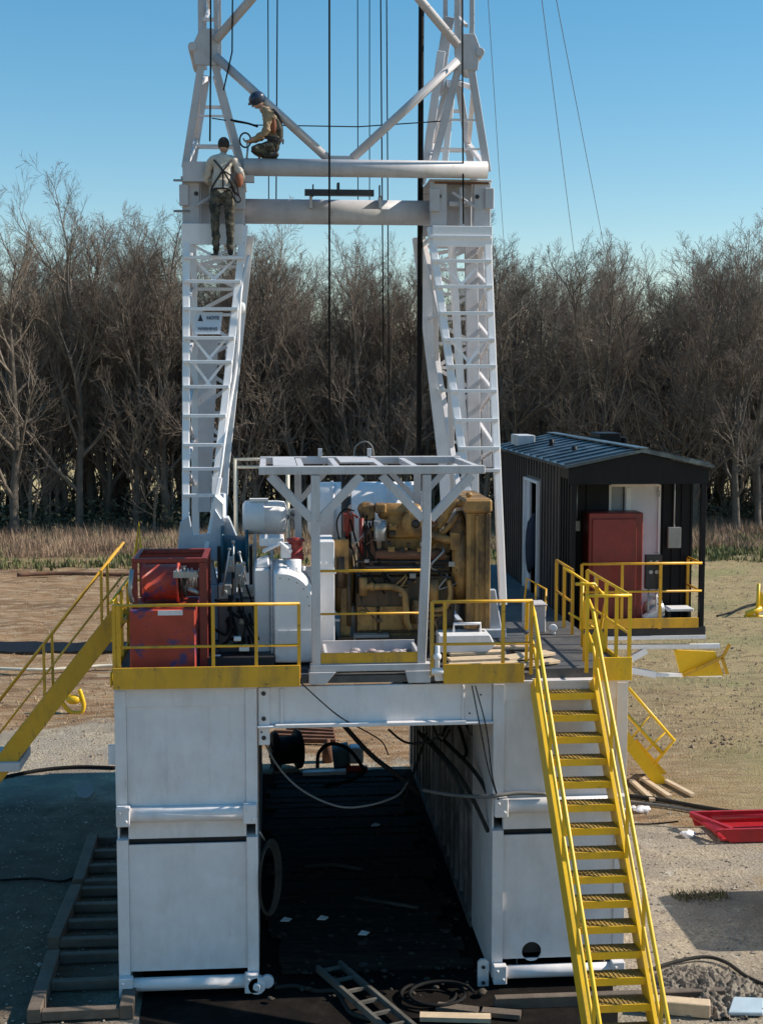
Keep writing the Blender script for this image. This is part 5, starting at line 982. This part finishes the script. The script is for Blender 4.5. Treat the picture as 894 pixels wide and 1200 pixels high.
for i, (px, py, lb) in enumerate(((335, 1088, 'leftmost white scrap on the dark tunnel floor'), (378, 1086, 'middle white scrap on the dark tunnel floor'), (426, 1104, 'white scrap nearest the viewer on the dark tunnel floor'), (440, 975, 'white scrap farthest back on the dark tunnel floor'))):
    p_ = G(px, py); a = M(); a.prism([p_+V((-.085, -.04, .12)), p_+V((.04, -.06, .12)), p_+V((.09, .02, .125)), p_+V((-.02, .06, .14))], (0, 0, .012)); tag(a.build('scrap', mat('bright_scrap', (.85, .84, .8), .6, var=.1) if 'bright_scrap' not in MT else MT['bright_scrap']), lb, 'scrap', 'white scraps on the tunnel floor')
# aluminium ladder lying at the tunnel mouth
pa, pb = G(398, 1130, .1), G(478, 1198, .12); d = (pb-pa); wv = V((d.y, -d.x, 0)).normalized()*-.34*-1
LADM = mat('dusty_ladder_metal', (.16, .145, .125), .6, .2, var=.3, c2=(.06, .05, .04), amt=.7)
t = thing('ladder', 'worn grey ladder lying flat on the mud at the tunnel mouth', 'ladder', pa)
for s_ in (0, 1): a = M(); a.beam(pa+wv*s_, pa+wv*s_+d*1.5, .05, .09, (0, 0, 1)); a.build('rail', LADM, t)
for k in range(8): a = M(); c = pa+d*(k*.19+.05); a.beam(c, c+wv, .045, .04, (0, 0, 1)); a.build('rung', LADM, t)
cable('floor_hose', 'dusty hose snaking over the mud left of the grey ladder', 'hose', [G(322, 1158, .04), G(345, 1156, .04), G(372, 1162, .04), G(392, 1162, .04), G(402, 1175, .04), G(412, 1188, .04), G(436, 1196, .04)], .03, DHOSE, sm=True)
cable('floor_hose', 'coiled dark hose on the mud at the right foot of the tunnel', 'hose', [G(500+35*math.cos(k*.5)+k*.8, 1165+14*math.sin(k*.5), .04+.004*k) for k in range(26)], .025, RUB, sm=True)
for i, (x0, y0, x1, y1, lb) in enumerate(((492, 1192, 575, 1194, 'sawn brown board on the mud in front of the lug plate'), (512, 1180, 560, 1186, 'short splintered board behind the sawn brown board'), (565, 1186, 610, 1190, 'brown board end at the foot of the right tower'))):
    a = M(); a.beam(G(x0, y0, .06), G(x1, y1, .06), .16, .06, (0, 0, 1)); tag(a.build('board', MATW if i else WOOD), lb, 'board', 'boards at the foot of the right tower')
# timber mats along the left side
MG = 'timber mats beside the left tower'
def tmat(cx, cy, w_, d_, rz, lb):
    r = thing('timber_mat', lb, 'timber mat', (cx, cy, 0), MG); r.rotation_euler.z = rz; r['_o'] = [0, 0, 0]
    for xx in (-w_/2+.09, w_/2-.09): a = M(); a.box(xx-.09, xx+.09, -d_/2, d_/2, .006, .2); a.build('bearer', MATW, r, .01)
    k = int(d_/.48)
    for i in range(k): yy = -d_/2+.06+i*(d_-.12)/(k-1); a = M(); a.box(-w_/2+.182, w_/2-.182, yy-.06, yy+.06, .03, .16); a.build('crosspiece', MATW, r, .008)
tmat(-2.68, 23.25, 1.15, 2.3, .02, 'farthest of the three timber mats left of the left tower')
tmat(-2.65, 20.8, 1.2, 2.15, -.015, 'middle one of the three timber mats left of the left tower')
tmat(-2.5, 18.35, 1.35, 1.9, .02, 'nearest of the three timber mats, at the bottom left')
a = M(); a.beam(G(752, 1176, .1), G(832, 1183, .1), .2, .18, (0, 0, 1)); tag(a.build('timber_beam', WOOD, None, .01), 'pale timber beam on the ground in the bottom right, right of the stair foot', 'timber')
for s_ in (-1,): a = M(); a.box(2.9, 6.0, 17.3, 17.42, .004, .16); tag(a.build('sleeper', MATW, None, .01), 'long dark sleeper under the foot of the right tower and stairs', 'sleeper')
# disc, plate, hoses on the left shadow ground
p_ = G(100, 936); a = M(); a.tube([(p_.x, p_.y, .17), (p_.x, p_.y-.04, .19)], .17, 26); a.tube([(p_.x, p_.y+.05, .17), (p_.x+.1, p_.y+.3, 0.02)], .03, 6)
tag(a.build('round_cover', mat('dull_grey_paint', (.22, .24, .26), .6, var=.2)), 'round dull grey cover propped in the shade left of the left tower', 'cover')
cable('ground_hose', 'dark hose along the far edge of the shade left of the rig', 'hose', [G(0, 912, .04), G(45, 903, .04), G(90, 899, .04), G(135, 900, .04)], .04, RUB, sm=True)
cable('ground_hose', 'thin dark hose on the shaded gravel beside the farthest timber mat', 'hose', [G(0, 1032, .03), G(40, 1030, .03), G(75, 1033, .03), G(100, 1020, .03)], .022, RUB, sm=True)
# far things on the field
p_ = G(0, 765); q_ = G(140, 760); a = M(); LN = mat('black_liner_film', (.008, .009, .012), .35, var=.2, bump=.5, bscale=3)
pts = []; n_ = 26
for i in range(n_+1):
    f_ = i/n_; x_ = p_.x-6+(q_.x+1.6-p_.x+6)*f_; pts.append((x_, 42.3+.5*noise.noise(V((x_, 0, 0))), 44.1-.7*f_+.4*noise.noise(V((x_, 9, 0)))))
vs = []
for x_, a0, a1 in pts: 
    zz_ = max(gh(x_, a0), gh(x_, a1))+.07; vs += [(x_, a0, zz_), (x_, a1, zz_+.04), (x_, a0, zz_-.25), (x_, a1, zz_-.25)]
a.add(vs, [f for i in range(n_) for f in ((4*i, 4*i+4, 4*i+5, 4*i+1), (4*i, 4*i+2, 4*i+6, 4*i+4), (4*i+1, 4*i+5, 4*i+7, 4*i+3))])
tag(a.build('plastic_liner', LN), 'long black plastic liner strip on the brown field at far left', 'liner')
a = M(); a.tube(catmull([G(-30, 782, .1), G(50, 785, .1), G(130, 780, .1), G(200, 782, .1)], 6), .05, 6); tag(a.build('pipe', CREAM), 'pale pipe on the brown soil just in front of the black liner strip', 'pipe')
a = M(); a.tube(catmull([G(20, 674, .1), G(70, 672, .1), G(140, 673, .1), G(240, 670, .1)], 6), .09, 6); tag(a.build('pipe', RUST), 'long dark rusty pipe lying across the far brown field at left', 'pipe')
p_ = G(86, 836); t = thing('yellow_hook', 'bright yellow lifting yoke lying on the brown dirt behind the left stairs', 'lifting yoke', (p_.x, p_.y, 0))
g_ = lambda px, py: P(px, py, p_.y)
a = M(); a.tube(catmull([g_(72, 822), g_(82, 834), g_(95, 835), g_(98, 825), g_(93, 808)], 6), .055, 10); a.tube(catmull([g_(78, 818), g_(84, 806), g_(85, 796)], 4), .04, 8); a.build('yoke_bow', YELB, t)
a = M(); a.ball(g_(86, 820), .16, 10, (1.2, .7, .8)); a.tube([g_(76, 816), g_(96, 822)], .05, 8); a.build('yoke_block', YELB, t)
p_ = G(884, 722); t = thing('yellow_marker', 'bright yellow folded stand on the grass at the right edge of the photo', 'stand', (p_.x, p_.y, 0)); g_ = lambda px, py: P(px, py, p_.y)
a = M(); a.prism([g_(890, 692), g_(897, 700), g_(897, 716), g_(888, 708)], (0, .1, 0)); a.build('panel', YELB, t)
a = M(); a.tube([g_(887, 722), g_(889, 684)], .06, 8); a.tube([g_(874, 720), g_(892, 713)], .1, 8); a.tube([g_(872, 722), g_(900, 723)], .05, 8); a.build('legs', YELB, t)
cable('field_cable', 'dark cable on the grass between the cabin post and the yellow stand', 'cable', [G(840, 722, .1), G(856, 718, .1), G(872, 711, .1), G(892, 706, .1)], .04, RUB, sm=True)
# red beam at right
p_ = G(800, 990); t = thing('red_trough', 'bright red steel trough lying on the ground at the right edge of the photo', 'trough', (9.3, 24.5, 0))
a = M(); Ya, Yb = 23.5, 24.45; xa, xb = 7.72, 11.5
a.prism([(xa+.45, Ya, .02), (xb, Ya, .02), (xb, Ya, .27), (xa+.2, Ya, .27)], (0, .05, 0)); a.prism([(xa+.1, Yb, .02), (xb, Yb, .02), (xb, Yb, .30), (xa, Yb, .30)], (0, .05, 0)); a.box(xa+.3, xb, Ya+.05, Yb, .03, .08); a.build('trough_shell', BRED, t, .008)
a = M(); a.prism([(xa+.2, Ya+.02, .22), (xa, Yb, .24), (xa+.08, Yb, .31), (xa+.35, Ya+.02, .28)], (0, .06, -.05)); a.tube([(xa+.3, 24.1, .27), (xb, 24.2, .29)], .06, 8); a.beam((xa, 24.4, .29), (xa+.5, 23.6, .24), .08, .05, (0, 0, 1)); a.build('bar', BRED, t)
for i, (px, py, s_, lb) in enumerate(((754, 952, .13, 'crumpled white sack lying on the gravel right of the stairs, left of the red trough'), (806, 981, .12, 'crumpled grey white sack at the left foot of the red trough'), (742, 948, .06, 'tiny white scrap beside the white sack'))):
    p_ = G(px, py); a = M(); a.ball((p_.x, p_.y, s_*.4), s_, 22, (1.25, .9, .5), Matrix.Rotation(.4*i, 3, 'Z'))
    for v_ in a.v:
        q_ = noise.fractal((v_-p_)*(1/s_)*1.3+V((i*3, 0, 0)), .8, 2, 4); c_ = V((p_.x, p_.y, s_*.4)); v_ += (v_-c_)*q_*.45
    tag(a.build('sack' if i < 2 else 'scrap', WCLEAN), lb, 'sack' if i < 2 else 'scrap')
cable('ground_cable', 'thick dark hose crossing the dirt behind the red trough, upper of two', 'hose', [G(728, 932, .05), G(770, 937, .05), G(820, 946, .05), G(860, 952, .05), G(905, 954, .05)], .05, DHOSE, sm=True)
cable('ground_cable', 'grey hose crossing the dirt just below the upper dark hose', 'hose', [G(735, 940, .04), G(780, 945, .04), G(830, 953, .04), G(905, 960, .04)], .035, CABG, sm=True)
cable('ground_cable', 'thin black cable from the stairs to the red trough', 'cable', [G(740, 966, .03), G(765, 966, .03), G(795, 963, .1)], .018, RUB, sm=True)
cable('ground_cable', 'dusty brown hose curving over the gravel at the bottom right', 'hose', [G(760, 1138, .03), G(790, 1128, .05), G(825, 1122, .06), G(850, 1128, .05), G(875, 1145, .03), G(905, 1158, .03)], .028, DHOSE, sm=True)
for k, (x0, y0, x1, y1) in enumerate(((740, 915, 765, 938), (752, 912, 785, 934), (780, 915, 812, 932))):
    a = M(); a.beam(G(x0, y0, .05), G(x1, y1, .05), .1, .06, (0, 0, 1)); tag(a.build('lath', WOOD), ['pale wooden lath nearest the stairs, below the loose yellow stair section', 'middle pale wooden lath below the loose yellow stair section', 'rightmost pale wooden lath near the loose yellow stair section'][k], 'lath', 'wooden laths on the dirt')
# weeds clump and mud heap
a = M(); c = G(815, 1052)
for k in range(260):
    f_ = random.random(); x_ = c.x-.35+f_*.85+random.gauss(0, .03); y_ = c.y+random.gauss(0, .09); h = random.uniform(.03, .16); t_ = random.random()*6.28
    a.add([(x_, y_, .0), (x_+.02, y_, .0), (x_+math.cos(t_)*.1, y_+math.sin(t_)*.1, h)], [(0, 1, 2)])
tag(a.build('dead_weeds', mat('dead_weed', (.17, .13, .07), .9, var=.5, scale=9, c2=(.16, .2, .06), amt=.6, dscale=5)), 'clump of dead and green weeds on the gravel at the edge of the shadow', 'weeds', kind='stuff')
a = M(); c = G(832, 1165); n_ = 110; m_ = 110
def hz(u, v): 
    r_ = math.hypot(u*1.0, v); return max(-.02, (.17*(1-r_*.95)+.10*noise.fractal(V((u*3.2, v*3.2, 4)), .55, 2.2, 8)+.035*abs(noise.noise(V((u*11, v*11, 1))))) if r_ < 1.1 else -.02)
a.add([(c.x-.75+1.5*i/n_, c.y-.8+1.6*j/m_, hz(2*i/n_-1, 2*j/m_-1)) for j in range(m_+1) for i in range(n_+1)], [(j*(n_+1)+i, j*(n_+1)+i+1, (j+1)*(n_+1)+i+1, (j+1)*(n_+1)+i) for j in range(m_) for i in range(n_)], True)
tag(a.build('mud_heap', mat('grey_brown_mud', (.17, .14, .11), .9, var=.45, scale=5, c2=(.32, .28, .22), amt=.7, dscale=6, stretch=(1, 1, 1), bump=.9, bscale=12)), 'lumpy grey mud heap on the gravel at the bottom right', 'mud heap')
c = G(872, 1188); a = M(); a.prism([c+V((-.25, -.1, .02)), c+V((.2, -.15, .02)), c+V((.3, .12, .1)), c+V((-.1, .14, .12))], (0, 0, .05)); tag(a.build('plastic_sheet', mat('pale_blue_plastic', (.45, .55, .62), .4), None, .01), 'pale blue plastic sheet on the ground in the bottom right corner', 'plastic sheet')
# unseen tank and crate, added past the right edge to shade the gravel
t = thing('unseen_tank', 'unseen grey steel tank past the right edge, added to shade the gravel', 'tank', (9.2, 20.2, 0))
a = M(); a.lathe((8.95, 18.9, 1.05), (0, 1, 0), [(0, 0), (.05, .65), (.15, .8), (2.2, .8), (2.3, .65), (2.35, 0)], 28); a.build('unseen_tank_shell', GREYP, t)
for yy in (19.5, 20.8): a = M(); a.box(8.4, 9.5, yy, yy+.12, 0, .5); a.build('saddle', BLACK, t)
t = thing('unseen_crate', 'unseen grey steel crate past the bottom right corner, added to shade the mud heap', 'crate', (8.0, 15.4, 0))  # unseen crate added to darken the bottom right corner
a = M(); a.box(7.3, 8.7, 14.3, 16.6, .05, 1.0); a.build('unseen_crate_body', GREYP, t, .02)
a = M(); a.box(7.27, 8.73, 14.27, 16.63, 1.0, 1.06); a.build('unseen_crate_lid', GREYP, t)
# ================================================================== PEOPLE
def person(name, label, J, bones, rad, region, mats, root, sub=3):
    names = list(J); idx = {n_: i for i, n_ in enumerate(names)}
    me = bpy.data.meshes.new('body'); me.from_pydata([V(J[n_]) for n_ in names], [(idx[a], idx[b]) for a, b in bones], []); me.update()
    o = bpy.data.objects.new(name, me); COL.objects.link(o); s_ = o.modifiers.new('skin', 'SKIN'); s_.use_smooth_shade = True
    for n_ in names:
        sv = me.skin_vertices[0].data[idx[n_]]; r_ = rad[n_]; sv.radius = r_ if isinstance(r_, tuple) else (r_, r_); sv.use_root = (n_ == root)
    ss = o.modifiers.new('s', 'SUBSURF'); ss.levels = ss.render_levels = sub
    dg = bpy.context.evaluated_depsgraph_get(); nm = bpy.data.meshes.new_from_object(o.evaluated_get(dg)); bpy.data.objects.remove(o); nm.name = 'body'
    for m_ in mats: nm.materials.append(m_)
    bl = [(V(J[a]), V(J[b]), region(a, b)) for a, b in bones]
    for p in nm.polygons:
        c = p.center; best = (1e9, 0)
        for a, b, rg in bl:
            ab = b-a; t_ = max(0, min(1, (c-a).dot(ab)/max(ab.length_squared, 1e-9))); d_ = (c-(a+ab*t_)).length
            if d_ < best[0]: best = (d_, rg)
        p.material_index = best[1]; p.use_smooth = True
    cloth = {}
    for p in nm.polygons:
        for i in p.vertices: cloth[i] = max(cloth.get(i, 0), 1 if p.material_index in (1, 2) else 0)
    nr = [v_.normal.copy() for v_ in nm.vertices]
    for v_ in nm.vertices:
        if cloth.get(v_.index): q_ = v_.co; v_.co = q_+nr[v_.index]*(.018*noise.noise(V((q_.x*9, q_.y*9, q_.z*16)))+.009*noise.noise(V((q_.x*26, q_.y*26, q_.z*40)))+.006)
    o = bpy.data.objects.new(name, nm); COL.objects.link(o); return o
def finish(o, base, label):
    # move origin to the base point
    for v_ in o.data.vertices: v_.co -= V(base)
    o.location = base; o['_o'] = list(base); tag(o, label, 'person'); return o
def hand(J, B, R_, wrist, palm, side, fwd, tag_, curl=.5):
    """five fingers rooted in the palm"""
    fwd = V(fwd).normalized(); side = V(side).normalized(); dn = fwd.cross(side).normalized()
    for k, (off, L) in enumerate(((-.028, .068), (-.009, .076), (.010, .071), (.028, .056))):
        p0 = V(J[palm])+side*off; pr_ = palm
        for j in range(3):
            an = curl*(j+.6); d = fwd*math.cos(an)+dn*math.sin(an); p0 = p0+d*(L/2.4); nm = f'{tag_}f{k}{j}'; J[nm] = p0; R_[nm] = .0095-.001*j; B.append((pr_, nm)); pr_ = nm
    p0 = V(J[wrist]).lerp(V(J[palm]), .4)+side*-.03; n1 = f'{tag_}t0'; J[n1] = p0; R_[n1] = .012; B.append((wrist, n1)); n2 = f'{tag_}t1'; J[n2] = p0+(fwd*.7-side*.7).normalized()*.04; R_[n2] = .010; B.append((n1, n2))
def head_mesh(a, c, facing, upv, s_=1.0):
    f_ = V(facing).normalized(); u_ = (V(upv)-f_*V(upv).dot(f_)).normalized(); r_ = f_.cross(u_); mx_ = Matrix((r_, f_, u_)).transposed(); c = V(c)
    a.ball(c, .1*s_, 18, (.78, .98, 1.16), mx_); a.ball(c+f_*.045*s_-u_*.055*s_, .06*s_, 12, (.85, .8, .8), mx_)
    a.ball(c+f_*.105*s_-u_*.02*s_, .016*s_, 8, (.7, 1.2, 1.3), mx_)
    for q in (-1, 1): a.ball(c+r_*q*.078*s_-u_*.01*s_, .026*s_, 8, (.35, .8, 1.2), mx_); a.ball(c+f_*.09*s_+r_*q*.033*s_+u_*.01*s_, .012*s_, 8)
    a.ball(c+f_*.095*s_-u_*.062*s_, .02*s_, 8, (1.2, .4, .3), mx_)
def merge_into(o, mb, mi, base):
    import bmesh as bmh
    me2 = bpy.data.meshes.new('t'); me2.from_pydata([v_-V(base) for v_ in mb.v], [], mb.f)
    for p in me2.polygons: p.use_smooth = True; p.material_index = mi
    b_ = bmh.new(); b_.from_mesh(o.data); b_.from_mesh(me2); b_.to_mesh(o.data); b_.free(); bpy.data.meshes.remove(me2)
# --- standing worker on the left leg, back to the camera, arms forward to the right
Yp = 21.72; fz = P(262, 299, Yp).z; px_ = P(262, 250, Yp).x; by = Yp
def w(dx, dy, dz): return V((px_+dx, by+dy, fz+dz))
J = {'hip': w(-.03, 0, .93), 'waist': w(-.03, .02, 1.1), 'chest': w(-.02, .05, 1.33), 'shold': w(-.01, .07, 1.46), 'neck': w(0, .09, 1.53), 'head': w(.005, .12, 1.58),
     'lh': w(-.13, 0, .90), 'lk': w(-.13, -.02, .50), 'la': w(-.12, .02, .09), 'lt': w(-.13, .16, .035), 'rh': w(.09, 0, .90), 'rk': w(.10, -.03, .50), 'ra': w(.09, .02, .09), 'rt': w(.10, .16, .035),
     'ls': w(-.20, .06, 1.43), 'le': w(-.27, .13, 1.17), 'lw': w(-.18, .33, 1.12), 'lp': w(-.15, .39, 1.14), 'rs': w(.19, .06, 1.43), 're': w(.29, .05, 1.16), 'rw': w(.30, .26, 1.27), 'rp': w(.31, .33, 1.31)}
B = [('hip', 'waist'), ('waist', 'chest'), ('chest', 'shold'), ('shold', 'neck'), ('neck', 'head'), ('hip', 'lh'), ('lh', 'lk'), ('lk', 'la'), ('la', 'lt'), ('hip', 'rh'), ('rh', 'rk'), ('rk', 'ra'), ('ra', 'rt'),
     ('shold', 'ls'), ('ls', 'le'), ('le', 'lw'), ('lw', 'lp'), ('shold', 'rs'), ('rs', 're'), ('re', 'rw'), ('rw', 'rp')]
RD = {'hip': (.14, .11), 'waist': (.15, .11), 'chest': (.17, .12), 'shold': (.13, .10), 'neck': .058, 'head': .06, 'lh': .095, 'rh': .095, 'lk': .068, 'rk': .068, 'la': .05, 'ra': .05, 'lt': .045, 'rt': .045,
      'ls': .072, 'rs': .072, 'le': .052, 're': .052, 'lw': .033, 'rw': .033, 'lp': .036, 'rp': .036}
hand(J, B, RD, 'rw', 'rp', (0, 0, 1), (J['rp']-J['rw']), 'r', .5); hand(J, B, RD, 'lw', 'lp', (0, 0, 1), (J['lp']-J['lw']), 'l', .5)
def reg(a, b):
    if 'f' in a+b and (a[1:2] == 'f' or b[1:2] == 'f') or a in ('lw', 'rw', 'neck', 'lp', 'rp') or b in ('lp', 'rp') or b[1:2] == 't' and len(b) > 2: return 0
    if a in ('lh', 'rh', 'lk', 'rk') or b in ('lh', 'rh'): return 2
    if b in ('lt', 'rt'): return 3
    return 1
pA = person('person', '', J, B, RD, reg, [SKIN, SHIRTW, PANTD, BLACK], 'hip')
base = w(0, 0, 0); finish(pA, base, 'worker in a pale shirt and dark trousers standing on the left mast leg, back turned')
hc = w(.01, .13, 1.68); a = M(); head_mesh(a, hc, (.1, 1, -.35), (0, .3, 1), 1.0); merge_into(pA, a, 0, base)
a = M(); a.ball(hc+V((0, -.012, .028)), .107, 16, (.86, 1.0, 1.0)); a.build('hair', HAIR, pA)
a = M()
for pts in ([w(-.15, .12, 1.50), w(-.12, -.055, 1.42), w(0, -.09, 1.27), w(.13, -.06, 1.06), w(.15, .05, .98)], [w(.14, .12, 1.50), w(.12, -.055, 1.42), w(0, -.09, 1.27), w(-.15, -.06, 1.06), w(-.19, .05, .98)],
            [w(-.19, .05, 1.0), w(-.1, -.115, 1.0), w(.08, -.115, 1.0), w(.14, .05, 1.0)], [w(-.22, 0, .82), w(-.12, -.10, .74), w(-.02, 0, .78)], [w(0, 0, .78), w(.1, -.10, .74), w(.19, 0, .82)], [w(.0, -.1, 1.27), w(0, -.12, 1.0)]):
    pts = catmull(pts, 5); a = M(); [a.beam(pts[i], pts[i+1], .026, .014, (0, 1, 0)) for i in range(len(pts)-1)]; a.build('harness_strap', STRAP, pA)
a = M(); a.tube(catmull([w(.10, -.1, 1.0), w(.2, -.13, .8), w(.27, -.1, .84), w(.2, -.08, .95)], 5), .014, 6); a.tube(catmull([w(0, -.11, 1.27), w(.16, -.15, 1.15), w(.24, -.1, .9), w(.16, -.11, .97)], 5), .012, 6); a.build('lanyard', STRAP, pA)
a = M(); a.ball(w(.24, -.02, 1.14), .085, 10, (.8, .7, 1.3)); a.build('glove_bundle', ORG, pA)
a = M(); a.box(px_-.2, px_-.09, by-.07, by+.02, fz+.001, fz+.02); a.build('boot_sole', BLACK, pA)
cable('lanyard_rope', 'short red brown rope from the standing worker up to the hand of the sitting worker', 'rope', [w(.31, .3, 1.30), w(.5, .2, 1.45), w(.62, .2, 1.62)], .016, ORG, sm=True)
# --- kneeling / sitting worker on the cross beam, facing left
Yq = 21.92; bz = ZM+.05+.135; sx = P(318, 180, Yq).x
def v(dx, dy, dz): return V((sx+dx, Yq+dy, bz+dz))
J = {'hip': v(.05, 0, .19), 'waist': v(.05, 0, .36), 'chest': v(.0, 0, .56), 'shold': v(-.05, 0, .68), 'neck': v(-.12, 0, .75), 'head': v(-.17, 0, .79),
     'lh': v(.03, .10, .17), 'lk': v(-.30, .12, .13), 'la': v(-.02, .14, .055), 'lt': v(.10, .14, .05), 'rh': v(.03, -.10, .17), 'rk': v(-.30, -.11, .13), 'ra': v(.0, -.09, .055), 'rt': v(.12, -.09, .05),
     'ls': v(-.03, .17, .64), 'le': v(-.12, .2, .36), 'lw': v(-.32, .12, .28), 'lp': v(-.38, .1, .27), 'rs': v(-.03, -.17, .64), 're': v(-.08, -.2, .37), 'rw': v(-.28, -.12, .26), 'rp': v(-.34, -.1, .25)}
RD2 = {k: v_ for k, v_ in RD.items() if len(k) < 6 and not (len(k) > 2 and k[1] in 'ft')}
RD2.update({'hip': (.12, .13), 'waist': (.12, .13), 'chest': (.12, .16), 'shold': (.10, .13)})
B2 = [b for b in B if all(x_ in J for x_ in b)]
hand(J, B2, RD2, 'rw', 'rp', (0, 1, 0), (J['rp']-J['rw']), 'r', .6); hand(J, B2, RD2, 'lw', 'lp', (0, -1, 0), (J['lp']-J['lw']), 'l', .6)
pB = person('person', '', J, B2, RD2, reg, [SKIN, SHIRTT, PANTD, BLACK], 'hip')
base = v(0, 0, 0); finish(pB, base, 'worker in tan shirt and navy hard hat kneeling on the mast cross beam, facing left')
hc = v(-.21, 0, .87); a = M(); head_mesh(a, hc, (-.8, 0, -.6), (-.6, 0, .8), .98); merge_into(pB, a, 0, base)
mx_ = Matrix.Rotation(R(-28), 3, 'Y'); a = M(); a.ball(hc+V((-.005, 0, .035)), .128, 16, (1.05, .9, .88), mx_); a.lathe(hc+V((-.012, 0, .01)), mx_ @ V((0, 0, 1)), [(0, .0), (0, .15), (.014, .145), (.014, 0)], 20); a.build('hard_hat', HAT, pB)
a = M()
for pts in ([v(.02, -.1, .73), v(.12, -.1, .6), v(.16, -.05, .4), v(.12, -.1, .25)], [v(.02, .1, .73), v(.12, .1, .6), v(.16, .05, .4), v(.12, .1, .25)], [v(-.1, -.14, .3), v(.06, -.17, .28), v(.18, -.08, .26), v(.18, .08, .26)]):
    pts = catmull(pts, 5); a = M(); [a.beam(pts[i], pts[i+1], .05, .016, (0, 1, 0)) for i in range(len(pts)-1)]; a.build('harness_strap', STRAP, pB)
a = M(); a.ball(v(.1, -.02, .45), .13, 12, (.6, 1.2, 1.6), Matrix.Rotation(R(-12), 3, 'Y')); a.build('tool_vest', PANTD, pB)
a = M(); a.ball(v(.04, -.16, .47), .06, 10, (.8, .6, 2.0)); a.build('strap_pad', ORG, pB)
t = thing('rope_reel', 'small dark hoop held in the hands of the worker kneeling on the beam', 'rope hoop', v(-.40, 0, .25))
a = M(); a.tube([v(-.40+.085*math.cos(k*.35), -.1, .26+.11*math.sin(k*.35)) for k in range(19)], .014, 6); a.build('hoop', BLACK, t)
a = M(); a.tube([v(-.36, -.1, .16), v(-.38, -.1, -.02)], .016, 6); a.build('handle', STEEL, t)

# matting boards on the tunnel floor
t = thing('tunnel_matting', 'rows of black muddy boards covering the floor of the tunnel between the towers', 'matting', (1.35, 23, 0))
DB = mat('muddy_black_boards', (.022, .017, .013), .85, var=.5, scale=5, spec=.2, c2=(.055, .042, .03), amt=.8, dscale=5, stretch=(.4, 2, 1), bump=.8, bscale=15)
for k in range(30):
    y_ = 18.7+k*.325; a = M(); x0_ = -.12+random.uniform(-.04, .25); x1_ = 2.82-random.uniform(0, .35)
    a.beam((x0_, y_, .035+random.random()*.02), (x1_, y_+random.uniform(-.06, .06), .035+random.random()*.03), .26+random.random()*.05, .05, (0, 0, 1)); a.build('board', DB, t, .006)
a = M()
for k in range(420):
    x_ = random.uniform(-.1, 2.85); y_ = random.uniform(17.6, 28.5); r_ = random.uniform(.012, .05)*(1.6 if random.random() < .08 else 1)
    a.ball((x_, y_, .07), r_, 6, (1.3, .9, .5), Matrix.Rotation(random.random()*3, 3, 'Z'))
tag(a.build('mud_lumps', mat('dark_mud_lumps', (.05, .038, .028), .9, var=.5, scale=4)), 'dark lumps of mud and gravel strewn over the tunnel floor', 'mud', kind='stuff')
for k, (px, py, l_) in enumerate(((392, 1015, 'long bent pipe lying on the dark matting, middle of the tunnel'), (455, 1060, 'short pipe lying askew on the dark matting near the right inner wall'))):
    c = G(px, py, .09); cable('pipe', l_, 'pipe', [c+V((-.5, .3*k, 0)), c+V((0, .05, 0)), c+V((.45, -.2, 0))], .035, mat('muddy_pipe', (.07, .06, .05), .7, var=.4) if 'muddy_pipe' not in MT else MT['muddy_pipe'])
# foot plate of the left mast leg
